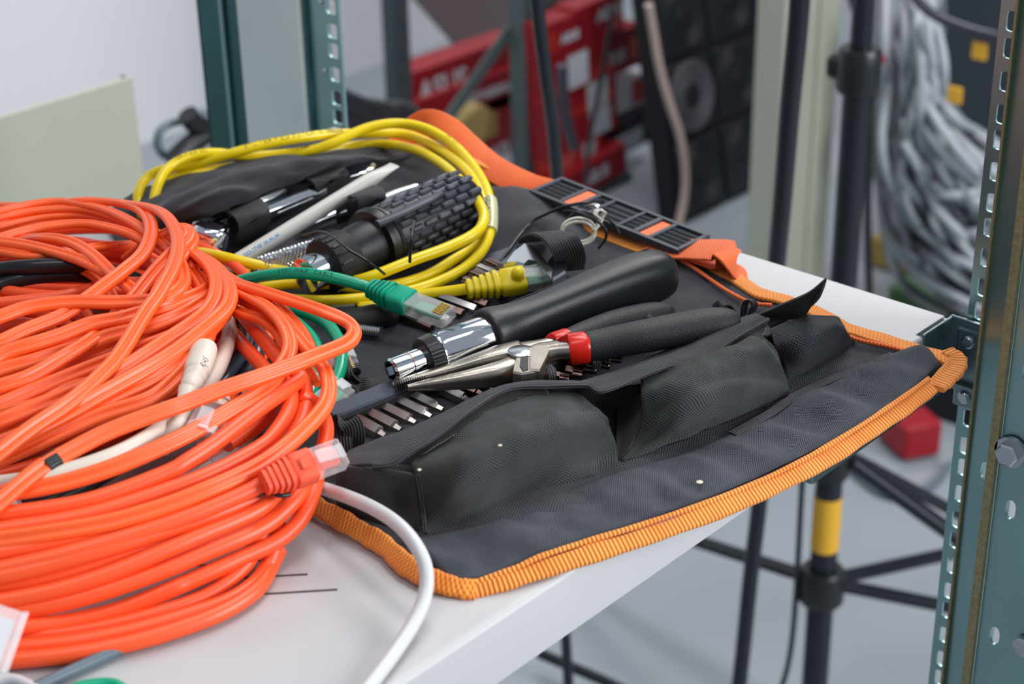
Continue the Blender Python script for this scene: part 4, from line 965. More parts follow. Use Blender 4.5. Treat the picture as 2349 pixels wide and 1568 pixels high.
TB = [((1266, 860), (1305, 866)), ((1296, 850), (1336, 857)), ((1325, 838), (1369, 847)), ((1360, 827), (1400, 837)), ((1382, 817), (1426, 822))]
ords = ('leftmost of its row', 'second in its row', 'middle of its row', 'fourth in its row', 'rightmost and farthest of its row')
for i, (a, c) in enumerate(TB): hexbit((a[0], a[1], 15), (c[0], c[1], 14), 0.0023 if i == 0 else 0.0030, M['bit_b'], 'torx', 'small star bit below the red collar, '+ords[i], 'star bits')
HB = thing('bit_holder', P(1260, 860, 4), 'glossy black bit holder block below the plier handle, holding the star bits', 'bit holder')
b = MB(); a, c = P(1168, 880, 13), P(1345, 822, 14); t = (c-a).normalized(); sd_ = AZ.cross(t)
b.box((a+c)/2+sd_*0.001, ((c-a).length, 0.010, 0.012), (t, sd_, AZ), 0.0012); b.build('holder_block', M['black'], HB)
b = MB()
for k in range(4):
    q_ = a.lerp(c, 0.22+0.2*k)-sd_*0.0041; b.lathe(q_, q_-sd_*0.0003, [(0, 0.0032), (1, 0.0032)], 20)
b.build('socket_hole', M['darkpanel'], HB)
# second row behind the yellow plug
B2 = [((1150, 638), (1095, 614), 'torx'), ((1128, 650), (1080, 628), 'torx'), ((1168, 628), (1115, 601), 'torx'), ((1100, 660), (1062, 642), 'torx')]
for i, (a, c, tp) in enumerate(B2): hexbit((a[0], a[1], 12), (c[0], c[1], 14), 0.0033, M['bit_b'] if i else M['bit'], tp, 'brownish bit pointing left above the yellow plug boot, '+('topmost but one', 'third down', 'topmost', 'lowest of the four')[i], 'bits behind the yellow plug')
B3 = [((905, 714), (992, 752)), ((938, 700), (1030, 738)), ((975, 690), (1062, 722)), ((1010, 682), (1092, 712)), ((1040, 674), (1118, 702))]
for i, (a, c) in enumerate(B3): hexbit((a[0], a[1], 9), (c[0], c[1], 6), 0.0032, M['bit_b'] if i % 2 == 0 else M['bit'], 'flat', 'long dark hex bit under the green plug, '+('nearest the camera', 'second nearest', 'middle one', 'fourth from the camera', 'farthest, beside the yellow cable')[i], 'long bits under the green plug')
b = MB(); a, c = P(1105, 655, 7), P(1240, 610, 7); t = (c-a).normalized(); b.box((a+c)/2, ((c-a).length, 0.05, 0.007), (t, AZ.cross(t), AZ), 0.001); o = b.build('bit_case', M['slate']); prop(o, 'blue grey plastic case under the yellow plug', 'case')
# black hose ends and machine screw near the middle
MS = thing('machine_screw', P(845, 755, 5), 'small threaded zinc machine screw lying by the orange loop', 'screw')
b = MB(); a, c = P(812, 754, 9), P(874, 762, 9); n_ = 90; prf = []
for i in range(n_+1): prf.append((i/n_, 0.0029 if i % 6 < 3 else 0.0024))
b.lathe(a, c, prf, 20); b.build('threaded_shaft', M['chrome_r'], MS)
b = MB(); a2 = P(797, 745, 10); b.lathe(a2, a, [(0, 0.0045), (0.8, 0.0048), (1, 0.003)], 6); b.build('screw_head', M['black_soft'], MS)
o = tube_px([(770, 748, 6, 5, 4.5), (810, 738, 8, 6.5, 6), (860, 728, 9, 7, 6.5), (905, 722, 8, 6, 5.5), (925, 722, 8, 3, 3)], 'wire_stripper', M['dip'], None); prop(o, 'rough black tool grip half hidden under the yellow and green cables', 'tool')
# chrome adjustable wrench head under the webbing band
CW = thing('wrench', P(1240, 590, 6), 'bright chrome wrench head poking out of the black webbing band', 'wrench')
prism([(1155, 602), (1175, 575), (1202, 556), (1222, 560), (1272, 618), (1268, 640), (1235, 600), (1215, 592), (1200, 606), (1180, 600)], 6, 24, 'jaw', M['chrome_r'], CW, 1.4)
prism([(1252, 598), (1266, 584), (1300, 594), (1298, 622), (1268, 640)], 6, 22, 'shaft', M['chrome_r'], CW, 1.2)
# ribbed black tool with the knurled collar
RB = thing('torch', P(930, 560, 6), 'black ribbed torch with a smooth collar, lying inside the yellow cable loop', 'torch')
R0, R1 = P(742, 612, 22), P(1072, 455, 26)
def rp_(f): return R0.lerp(R1, f)
t, s_, n_ = local(R0, R1)
b = MB(); b.lathe(rp_(-0.12), rp_(0.04), [(0, 0.0085), (0.02, 0.0092), (1, 0.0092)], 36); b.build('chrome_tube', M['chrome'], RB)
b = MB(); b.lathe(rp_(0.0), rp_(0.15), [(0, 0.0125), (0.03, 0.0140), (0.4, 0.0142), (0.95, 0.0146), (1, 0.0125)], 48); cl_ = b.build('end_collar', M['black_soft'], RB)
b = MB()
for k in range(18):
    a = 2*PI*k/18; d = s_*math.cos(a)+n_*math.sin(a); q_ = rp_(0.045)+d*0.0142
    b.box(q_, (0.0075, 0.0012, 0.0014), (t, d.cross(t), d), 0.0002)
o = b.build('grip_rib', M['black'], RB); o.parent = cl_
b = MB(); b.lathe(rp_(0.14), rp_(0.36), [(0, 0.0125), (0.05, 0.0132), (1, 0.0142)], 48); b.build('barrel', M['rubber'], RB)
b = MB(); b.lathe(rp_(0.31), rp_(0.40), [(0, 0.0142), (0.05, 0.0178), (0.35, 0.0186), (0.55, 0.0186), (0.62, 0.0172), (0.72, 0.0180), (0.95, 0.0176), (1, 0.016)], 48); b.build('flange', M['black'], RB)
b = MB(); b.lathe(rp_(0.40), rp_(1.0), [(0, 0.0160), (0.1, 0.0166), (0.9, 0.0160), (1, 0.0125)], 48); gr_ = b.build('grip', M['black'], RB)
b = MB()
for k in range(24):
    a = 2*PI*(k+0.5)/24; d = s_*math.cos(a)+n_*math.sin(a)
    top_side = d.dot(V((0.2, 0.5, 0.85)).normalized()) > 0.75
    for i in range(6):
        f = 0.445+0.098*i+(0.045 if k % 2 else 0)
        if f > 0.975: continue
        q_ = rp_(f)+d*0.0164; ln = 0.0092
        b.box(q_, (ln, 0.0033, 0.0024), (t, d.cross(t), d), 0.0009)
o = b.build('grip_pad', M['buckle'], RB); o.parent = gr_
tube_px([(864, 515, 41, 2.5, 2), (920, 488, 42, 3.4, 1.5), (980, 460, 42, 3.4, 1.5), (1010, 444, 40, 2.5, 1.2)], 'top_rib', M['buckle'], RB)
# knurled chrome rod beneath it
KR = thing('punch', P(680, 595, 5), 'knurled chrome rod handle lying just left of the ribbed black torch', 'tool')
K0, K1 = P(602, 620, 13), P(775, 563, 15); t, s_, n_ = local(K0, K1); L = (K1-K0).length
rw = []
for i in range(161):
    x = i/160; rw.append([K0+(K1-K0)*x+(s_*math.cos(2*PI*k/64)+n_*math.sin(2*PI*k/64))*(0.0068+0.0004*math.sin(2*PI*(k/64*16+x*L/0.0022))+0.0004*math.sin(2*PI*(k/64*16-x*L/0.0022))) for k in range(64)])
b = MB(); b.grid(rw, closed=True); b.poly(rw[0], True); b.poly(rw[-1]); b.build('knurled_grip', M['chrome_r'], KR, ang=25)
b = MB(); b.lathe(P(584, 626, 13), K0, [(0, 0.004), (0.6, 0.0052), (1, 0.0056)], 24); b.build('tip', M['chrome'], KR)
# ratchet spanner with round head, and other chrome bars
RS = thing('ratchet', P(560, 500, 5), 'chrome ratchet wrench with a round head, held by the wide black elastic loops', 'wrench')
c = P(483, 540, 20); ax_ = V((0.15, -0.1, 0.98)).normalized()
b = MB(); b.lathe(c-ax_*0.008, c+ax_*0.006, [(0, 0.0085), (0.06, 0.0098), (0.8, 0.0100), (0.95, 0.0088), (1, 0.0075)], 40); b.build('head', M['chrome'], RS)
tube_px([(495, 532, 20, 5, 4), (560, 506, 20, 4.5, 4), (640, 475, 20, 4.5, 4), (730, 438, 20, 4.5, 4), (745, 432, 20, 2, 2)], 'shaft', M['chrome'], RS)
o = tube_px([(448, 520, 24, 2, 2), (455, 515, 24, 4, 3), (470, 508, 24, 4, 3), (490, 500, 22, 2, 2)], 'drive_stud', M['chrome'], RS)
def chrome_bar(pts, label, m='chrome_r', group='chrome bars under the elastic loops'):
    o = tube_px(pts, 'socket_bar', M[m], None); prop(o, label, 'tool', group); return o
chrome_bar([(524, 486, 22, 2, 2), (530, 484, 22, 3.2, 3), (600, 462, 22, 3.2, 3), (645, 440, 22, 3.2, 3), (650, 438, 22, 2, 2)], 'slim satin chrome bar behind the round headed ratchet')
chrome_bar([(690, 524, 10, 2, 2), (695, 522, 10, 3, 2.6), (740, 502, 11, 3, 2.6), (790, 484, 12, 3, 2.6)], 'chrome bar below the white tube, by the upright black loop')
chrome_bar([(470, 584, 10, 2, 2), (480, 580, 10, 3, 2.6), (510, 570, 10, 3, 2.6), (520, 566, 10, 2, 2)], 'short chrome bar end below the round headed ratchet')
chrome_bar([(868, 470, 18, 2, 3), (875, 466, 18, 4, 4), (910, 450, 18, 4, 4), (955, 432, 18, 3, 3)], 'chrome bar between the upright black loop and the ribbed torch')
chrome_bar([(572, 600, 8, 2, 1.5), (590, 604, 8, 3, 1.6), (612, 610, 8, 3, 1.6)], 'small chrome piece left of the knurled rod')
o = tube_px([(770, 400, 16, 2, 1), (790, 398, 18, 7, 1.2), (820, 388, 20, 8, 1.2), (845, 378, 20, 6, 1.2), (852, 375, 20, 3, 1)], 'spanner', M['chrome'], None); prop(o, 'shiny chrome open spanner end beside the white tube tip', 'wrench')
# white tube with blue print
WTt = thing('marker_tube', P(720, 480, 6), 'off white plastic tube with blue print and slanted tip, lying across the chrome tools', 'tube')
w0, w1 = P(498, 628, 10), P(905, 378, 36); path = [w0.lerp(w1, i/40) for i in range(41)]
b = MB(); b.sweep(path, circ(0.0042, 24), up=AZ, scales=lambda t: 1.0 if t < 0.86 else (1.0-0.0*(t), max(0.12, 1-(t-0.86)/0.14))); b.build('tube_body', M['tube'], WTt, ang=50)
text_mesh('www.euroskop', 0.0052, on_path(path, 0.0042, 0.041, (V((-0.45, -0.45, 0.77))).normalized(), rev=True), M['ink_b'], WTt)
# black wires
def wire(pts, r, m, label, name='wire', cat='wire', group=None): return cable_thing(name, label, cat, M[m], pp(*pts), r, group)
wire([(695, 541, 34), (712, 536, 37), (735, 531, 41), (760, 540, 46), (790, 566, 46), (815, 582, 44), (840, 597, 42), (862, 612, 38), (882, 628, 30)], 0.0007, 'kcable', 'thin black wire curving over the smooth end of the ribbed torch')
wire([(951, 508, 50), (946, 535, 52), (942, 560, 48), (940, 600, 36)], 0.0008, 'kcable', 'short black wire bit standing on the ribs of the torch')
wire([(1148, 600, 10), (1170, 570, 12), (1200, 530, 13), (1225, 505, 16), (1250, 492, 20), (1290, 475, 26), (1340, 464, 28), (1385, 461, 24)], 0.0009, 'kcable', 'thin dark wire running from the bits up to the slider plate')
wire([(1290, 484, 24), (1320, 486, 26), (1355, 498, 28), (1385, 520, 26), (1390, 545, 20), (1372, 570, 14)], 0.0008, 'kcable', 'black wire curling round the cream twist tie')
wire([(1300, 505, 18), (1318, 490, 22), (1345, 487, 26), (1400, 505, 22), (1420, 535, 14)], 0.0009, 'kcable_b', 'dark wire crossing behind the cream twist tie')
TT = thing('twist_tie', P(1330, 545, 10), 'cream coloured twist tie knotted into a ring below the slider plate', 'cable tie')
for dz, sc in ((0, 1.0), (3, 0.98)):
    ps = []
    for k in range(24):
        a = 2*PI*k/24; ps.append((1327+38*sc*math.cos(a), 527+27*sc*math.sin(a)+8*dz/3, 20-dz*1.0-6*math.sin(a)))
    b = MB(); b.sweep(catmull(pp(*ps), 3, closed=True), rrect(0.0018, 0.0013, 0.0005, 3), up=AZ, closed=True); b.build('ring', M['tie'], TT)
b = MB(); b.sweep(smooth_path(catmull(pp((1362, 528, 22), (1378, 505, 26), (1366, 492, 30), (1372, 480, 32), (1386, 486, 30), (1382, 500, 26), (1372, 512, 24)), 8)), rrect(0.0026, 0.0012, 0.0005, 3), up=AZ); b.build('knot', M['tie'], TT)
b = MB(); b.sweep(smooth_path(catmull(pp((1348, 474, 30), (1360, 468, 33), (1374, 474, 33), (1380, 486, 30)), 6)), rrect(0.0034, 0.0010, 0.0004, 3), up=AZ); b.build('tie_end', M['chrome_r'], TT)

# ================================================================== CABLES
def plug(par, base, tip, up, boot_m, boot_len=0.5, wire_m='white', bend=None, dome=False, flip=1, boot=True, latch=True):
    t, s_, n_ = local(base, tip, up); L = (tip-base).length; fr_ = (t, s_, n_)
    w, hgt = 0.0117, 0.0068
    def q(f, a=0, c=0): return base+t*(L*f)+s_*a+n_*(c*flip)
    if boot:
        b = MB(); rows = []; nr = 5; segs = [(0, 0.0036, 0.0034)]
        for k in range(nr):
            f0 = boot_len*(0.02+0.11*k)
            g = 1+0.10*k; a_, c_ = 0.0046*g, 0.0039*g
            segs += [(f0, a_*0.80, c_*0.80), (f0, a_, c_), (f0+boot_len*0.065, a_, c_), (f0+boot_len*0.065, a_*0.80, c_*0.80)]
        segs += [(boot_len*0.56, 0.0052, 0.0042), (boot_len*0.60, 0.0066, 0.0048), (boot_len*0.72, 0.0068, 0.0050), (boot_len*0.98, 0.0068, 0.0050), (boot_len, 0.0062, 0.0045)]
        for f, a_, c_ in segs: rows.append([q(f)+s_*x+n_*y for x, y in rrect(a_*2, c_*2, c_*0.55, 4)])
        b.grid(rows, closed=True); b.poly(rows[0], True); b.poly(rows[-1])
        if dome:
            b.lathe(q(boot_len*0.86, 0, 0.0035), q(boot_len*0.86, 0, 0.0105), [(0, 0.0034), (0.55, 0.0034), (0.75, 0.0030), (0.9, 0.0020), (1, 0.0006)], 20)
        else:
            b.box(q(boot_len*0.80, 0, 0.0052), (L*boot_len*0.22, 0.0050, 0.0018), fr_, 0.0006)
        b.build('boot', M[boot_m], par, ang=35)
    f0 = boot_len*0.9 if boot else 0.0
    pl_ = L*(1-f0)
    b = MB(); b.box(q((f0+1)/2), (pl_, w, hgt), fr_, 0.0006); body_ = b.build('plug', M['clear'], par, ang=30)
    b = MB(); b.box(q((f0*0.45+0.55)), (pl_*0.62, w*0.62, hgt*0.5), fr_, 0.0012); o = b.build('wire_bundle', M[wire_m], par, ang=30); o.parent = body_
    b = MB()
    for k in range(8):
        b.box(q(0.975-0.06, (k-3.5)*0.00102, -hgt/2*0.98), (L*0.11, 0.00042, 0.0016), fr_)
    o = b.build('contact_pins', M['gold'], par, smooth=False); o.parent = body_
    if latch:
        b = MB(); a0 = q(0.98, 0, hgt/2+0.0006); a1 = q(0.62, 0, hgt/2+0.0042); tt_ = (a1-a0).normalized()
        b.box((a0+a1)/2, ((a1-a0).length, 0.0055, 0.0009), (tt_, s_, tt_.cross(s_)), 0.0003); b.box(q(0.95, 0, hgt/2+0.0006), (L*0.08, 0.0062, 0.0018), fr_, 0.0004)
        o = b.build('latch', M['clear'], par, ang=30); o.parent = body_
def strand(par, pts, r, m, name='cable_loop', prof=None, up=None, k=9, it=3, n=14):
    path = smooth_path(catmull([p if isinstance(p, V) else P(*p) for p in pts], k), it); b = MB()
    b.sweep(path, prof or circ(r, n), up=up); b.build(name, M[m], par, ang=70); return path

# yellow patch cable, wound three times
YC = thing('patch_cable', P(720, 480, 0), 'yellow network patch cable wound in a loop over the tool roll', 'cable')
Y1 = strand(YC, [(352, 500, 8), (352, 470, 14), (362, 425, 22), (385, 386, 27), (430, 360, 30), (490, 350, 30), (560, 357, 26), (640, 354, 24), (720, 343, 26), (770, 325, 30), (829, 298, 34), (880, 285, 36), (930, 284, 36), (985, 298, 35), (1040, 332, 32), (1078, 372, 30), (1104, 410, 28), (1119, 445, 26), (1125, 485, 23), (1120, 545, 18), (1092, 592, 14), (1044, 628, 12), (972, 658, 11), (900, 676, 10), (841, 683, 10), (752, 690, 10), (674, 687, 10), (600, 682, 10), (520, 660, 8)], 0.0029, 'yellow')
Y2 = strand(YC, [(330, 500, 6), (318, 470, 9), (318, 440, 14), (336, 408, 18), (376, 388, 22), (450, 376, 24), (530, 352, 30), (600, 333, 33), (680, 318, 34), (750, 308, 32), (829, 306, 28), (915, 306, 26), (972, 322, 26), (1030, 356, 27), (1073, 393, 28), (1101, 437, 26), (1118, 490, 22), (1112, 535, 18), (1090, 566, 14), (1044, 594, 13), (986, 629, 12), (923, 650, 12), (870, 658, 11), (819, 660, 10), (752, 651, 12), (663, 650, 12), (596, 656, 11), (520, 650, 8)], 0.0029, 'yellow')
Y3 = strand(YC, [(348, 512, 4), (340, 480, 8), (350, 440, 12), (376, 414, 15), (430, 402, 18), (500, 388, 20), (580, 374, 20), (660, 364, 20), (740, 350, 20), (800, 336, 20), (860, 330, 21), (915, 334, 22), (965, 348, 24), (1010, 374, 26), (1045, 403, 28), (1077, 436, 30), (1100, 468, 30), (1110, 500, 28), (1093, 533, 26), (1030, 566, 24), (943, 598, 22), (857, 632, 19), (800, 645, 15), (720, 634, 14), (640, 620, 14), (573, 604, 18), (506, 588, 20), (440, 574, 16), (390, 560, 12)], 0.0029, 'yellow')
Y4 = strand(YC, [(640, 640, 9), (573, 624, 9), (506, 607, 9), (450, 590, 8), (400, 570, 8)], 0.0029, 'yellow', 'cable_loop')
Y5 = strand(YC, [(840, 690, 8), (900, 684, 9), (960, 676, 10), (1030, 668, 12), (1072, 662, 14)], 0.0029, 'yellow', 'cable_end')
plug(YC, P(1070, 663, 14), P(1252, 632, 17), V((-0.45, -0.35, 0.8)).normalized(), 'yellow_boot', 0.74, 'green', dome=True)
b = MB(); bx = P(835, 704, 5), P(885, 700, 5); t = (bx[1]-bx[0]).normalized(); b.box((bx[0]+bx[1])/2, (0.018, 0.012, 0.009), (t, AZ.cross(t), AZ), 0.001)
b.build('boot', M['yellow_boot'], YC)
b = MB(); bx = P(772, 706, 5), P(800, 703, 5); t = (bx[1]-bx[0]).normalized(); b.box((bx[0]+bx[1])/2, (0.012, 0.0115, 0.007), (t, AZ.cross(t), AZ), 0.0006); b.build('plug', M['clear'], YC)
def arc_at(path, target):
    best, bi = 1e9, 0; cum = 0; out = 0
    for i, p in enumerate(path):
        if i: cum += (p-path[i-1]).length
        d = (p-target).length
        if d < best: best, bi, out = d, i, cum
    return out
vup = V((-0.35, -0.40, 0.85)).normalized()
vside = V((-0.62, -0.55, 0.55)).normalized()
text_mesh('ETL VERIFIED PATCH  E138034', 0.0040, on_path(Y2, 0.0029, arc_at(Y2, P(560, 345, 32)), vside, lift=0.00008), M['ink'], YC, spacing=1.15)
text_mesh('TYPE E26', 0.0034, on_path(Y1, 0.0029, arc_at(Y1, P(655, 352, 24)), vup, lift=0.00008), M['ink'], YC)
text_mesh('VERIFIED UL', 0.0036, on_path(Y1, 0.0029, arc_at(Y1, P(395, 375, 28)), vside, lift=0.00008), M['ink'], YC, spacing=1.1)
text_mesh('PATCH', 0.0036, on_path(Y1, 0.0029, arc_at(Y1, P(1020, 318, 34)), vup, lift=0.00008), M['ink'], YC, spacing=1.2)
sl = [p for p in Y1]; s0 = arc_at(Y1, P(1122, 458, 26)); s1 = arc_at(Y1, P(1121, 532, 19))
cum = 0; seg = []
for i, p in enumerate(Y1):
    if i: cum += (p-Y1[i-1]).length
    if s0 <= cum <= s1: seg.append(p)
b = MB(); b.sweep(seg, circ(0.0042, 20)); b.build('cable_sleeve', mat('frosted pale sleeve', C(228, 226, 190), 0.25, trans=0.35), YC)
text_mesh('CAT.5/4E PATCH', 0.0036, on_path(seg, 0.0042, 0.001, V((-0.75, -0.2, 0.6)).normalized(), lift=0.0001, rev=False), M['ink'], YC)

# green patch cable
GC = thing('patch_cable', P(800, 640, 0), 'green network patch cable whose clear plug rests over the middle of the tool roll', 'cable')
G1 = strand(GC, [(500, 660, 12), (535, 648, 18), (575, 638, 22), (630, 629, 26), (690, 626, 28), (760, 636, 27), (815, 650, 25), (852, 662, 23)], 0.0030, 'green', 'cable_end')
plug(GC, P(848, 660, 23), P(1030, 728, 20), V((-0.1, -0.62, 0.78)).normalized(), 'green_boot', 0.52, 'green', flip=-1)
text_mesh('SYSTIMAX  CABLE', 0.0030, on_path(G1, 0.0030, arc_at(G1, P(640, 628, 27)), vside, lift=0.00008), M['ink'], GC, spacing=1.2)
G2 = strand(GC, [(560, 690, 8), (604, 693, 10), (648, 703, 12), (699, 716, 14), (745, 738, 15), (772, 770, 15), (784, 805, 14), (780, 849, 12), (762, 892, 10), (738, 925, 8), (700, 964, 6)], 0.0030, 'green')
G3 = strand(GC, [(560, 680, 12), (604, 700, 13), (655, 724, 14), (700, 757, 14), (725, 792, 13), (731, 829, 12), (722, 880, 11), (708, 920, 10), (690, 960, 9), (655, 1005, 8), (600, 1060, 6)], 0.0030, 'green')
G4 = strand(GC, [(640, 735, 8), (670, 765, 9), (690, 810, 9), (690, 860, 9), (668, 930, 8), (640, 990, 7)], 0.0028, 'green')
# half buried plugs
def loose_plug(a, c, up, label, boot_m=None, wire='white', bl=0.5, flip=1, latch=True, name='network_plug'):
    t_ = thing(name, P(*a), label, 'plug'); plug(t_, P(*a), P(*c), up, boot_m or 'white', bl, wire, boot=bool(boot_m), flip=flip, latch=latch); return t_
loose_plug((735, 838, 9), (812, 820, 9), V((-0.2, -0.4, 0.9)), 'clear plug with pinkish wires poking out right of the green cable loop', None, 'pink')
loose_plug((722, 945, 10), (790, 888, 12), V((-0.3, -0.5, 0.8)), 'clear plug end with green tint standing beside the blue grey bit rail', None, 'green_boot')
# black network cable
KC = thing('network_cable', P(300, 760, 0), 'black network cable threaded through the orange coil', 'cable')
strand(KC, [(-60, 640, 46), (0, 618, 50), (60, 612, 52), (115, 609, 52), (192, 609, 50), (250, 620, 44), (310, 640, 34), (360, 670, 24)], 0.0036, 'kcable')
strand(KC, [(-60, 690, 40), (0, 655, 44), (50, 640, 46), (96, 633, 46), (172, 630, 45), (249, 642, 38), (310, 665, 28), (360, 690, 20)], 0.0036, 'kcable')
strand(KC, [(500, 670, 14), (533, 701, 20), (556, 734, 24), (565, 775, 26), (548, 816, 26), (512, 862, 24), (470, 905, 18)], 0.0036, 'kcable_b')
strand(KC, [(520, 685, 12), (553, 712, 17), (582, 744, 20), (593, 785, 22), (584, 829, 21), (556, 872, 19), (520, 915, 14), (480, 950, 10)], 0.0036, 'kcable_b')
strand(KC, [(540, 800, 12), (530, 860, 12), (560, 930, 10), (600, 950, 8)], 0.0036, 'kcable')
strand(KC, [(380, 990, 10), (300, 1050, 12), (200, 1110, 14), (100, 1155, 14), (-40, 1180, 12)], 0.0036, 'kcable')
loose_plug((562, 925, 14), (598, 915, 16), V((-0.2, -0.4, 0.9)), 'small dark clear plug end among the black cables', None, 'kcable', latch=False)
# beige patch cable
BC = thing('patch_cable', P(400, 950, 0), 'beige network patch cable crossing the orange coil', 'cable')
strand(BC, [(500, 700, 20), (513, 716, 26), (526, 750, 32), (520, 793, 37), (497, 850, 42), (460, 900, 44), (418, 946, 46), (355, 994, 46), (276, 1038, 46), (177, 1074, 45), (79, 1098, 44), (0, 1110, 42), (-60, 1115, 40)], 0.0035, 'beige')
strand(BC, [(405, 975, 22), (360, 930, 24), (330, 960, 20)], 0.0035, 'beige', 'cable_end')
tube_px([(470, 794, 52, 3.5, 3.5), (468, 800, 52, 5.6, 4.6), (460, 828, 52, 5.8, 4.8), (452, 850, 52, 5.6, 4.6), (449, 857, 52, 4.6, 4), (446, 866, 52, 5, 4.2), (443, 872, 52, 4.2, 3.8), (440, 880, 52, 4.6, 4), (437, 886, 52, 4, 3.6), (433, 894, 51, 4.4, 3.8), (430, 902, 51, 3.8, 3.4), (420, 935, 50, 3.4, 3.4), (400, 985, 46, 3.4, 3.4), (370, 1030, 38, 3.4, 3.4)], 'boot', M['beige'], BC)
text_mesh('RJ45', 0.0042, (lambda x, y: P(470, 846, 57.5)+(P(484, 812, 58)-P(470, 846, 57.5)).normalized()*x+(P(462, 838, 59)-P(470, 846, 57.5)).normalized()*y), M['ink'], BC)
plug(BC, P(502, 912, 48), P(455, 1000, 44), V((-0.4, -0.5, 0.75)), 'beige', 0.35, 'pink', latch=True)
loose_plug((470, 1035, 26), (545, 985, 30), V((-0.4, -0.5, 0.75)), 'clear latch of a plug sticking out between orange strands near the front', None, 'orange_boot')
loose_plug((-30, 1190, 20), (48, 1175, 22), V((-0.2, -0.3, 0.9)), 'clear plug at the left picture edge between the thick orange strands', None, 'white')
# white cable hanging over the front edge
WC = thing('cable', P(900, 1300, 0), 'white cable curving out from under the orange coil and over the shelf front', 'cable')
strand(WC, [(640, 1095, 10), (735, 1118, 16), (800, 1140, 20), (862, 1168, 23), (915, 1204, 24), (955, 1252, 22), (977, 1305, 17), (975, 1365, 11), (950, 1425, 7), (905, 1495, 4.5), (850, 1568, 3.4), (800, 1630, 3.4)], 0.0028, 'white', 'cable_jacket')
# slate cable at the front left and green jacket
cable_thing('cable', 'slate grey cable emerging from under the thick orange coil at the front', 'cable', M['gcable'], pp((30, 1600, 3), (100, 1568, 3), (200, 1522, 3), (300, 1476, 3.5), (350, 1458, 3.2), (400, 1436, 3)), 0.0024)
cable_thing('cable', 'green cable end at the bottom edge of the picture', 'cable', M['green'], pp((150, 1590, 3), (200, 1574, 3), (262, 1572, 3), (300, 1600, 3)), 0.0026)
cable_thing('cable', 'white cable end at the bottom left corner', 'cable', M['white'], pp((-40, 1566, 3), (20, 1560, 3), (60, 1572, 3), (100, 1600, 3)), 0.0026)
TG = thing('label_tag', P(0, 1460, 10), 'clear plastic pouch with a blank white label at the left picture edge', 'label')
q = [P(-60, 1365, 36), P(58, 1405, 34), P(8, 1545, 34), P(-110, 1500, 36)]
b = MB(); n_ = (q[1]-q[0]).cross(q[3]-q[0]).normalized()*0.0004; b.poly(q); b.poly([p+n_ for p in q], True)
for i in range(4): b.poly([q[i], q[(i+1) % 4], q[(i+1) % 4]+n_, q[i]+n_])
b.build('pouch', M['clear'], TG, smooth=False)
b = MB(); b.sweep([q[1], q[2]], rrect(0.0025, 0.0012, 0.0005), up=AZ); b.build('pouch_edge', M['clear'], TG)
c = sum(q, V((0, 0, 0)))/4; q2 = [c+(p-c)*0.72+n_*2.2 for p in q]; b = MB(); b.poly(q2); b.poly([p+n_ for p in q2], True)
for i in range(4): b.poly([q2[i], q2[(i+1) % 4], q2[(i+1) % 4]+n_, q2[i]+n_])
b.build('paper_label', M['paper'], TG, smooth=False)

# ---- the orange coils: thin duplex fibre on top, thick round cable below
CX, CY, RM = 0.400, 0.670, 0.215
def dome(p):
    rho = math.hypot(p.x-CX, p.y-CY)/RM
    return 56*math.sqrt(max(0.0, 1-min(1, rho)**2.2))
def OP(x, y, lay=0.0, mn=3.0):
    h = 30.0
    for _ in range(14):
        p = P(x, y, h); h = h*0.5+0.5*max(mn, dome(p)+lay)
    return P(x, y, h)
def ostrand(par, pts, r, dup, m, name='cable_loop', lay=0.0):
    w = [OP(q[0], q[1], (q[2] if len(q) > 2 else 0)+lay, r*1000+1) for q in pts]
    path = smooth_path(catmull(w, 9), 5)
    cen = V((CX, CY, TOP-0.05))
    b = MB()
    def upf(t, p): return ((p-cen).normalized()+vup*0.8).normalized()
    b.sweep(path, duplex(r) if dup else circ(r, 16), up=upf if dup else None)
    b.build(name, M[m], par, ang=75); return path
FO = thing('fibre_cable', P(250, 800, 0), 'coil of thin bright orange twin fibre cable heaped at the left of the shelf', 'cable')
OC = thing('patch_cable', P(300, 1250, 0), 'coil of thick round orange network cable, front left, under the thin twin cable', 'cable')
DR = 0.00178
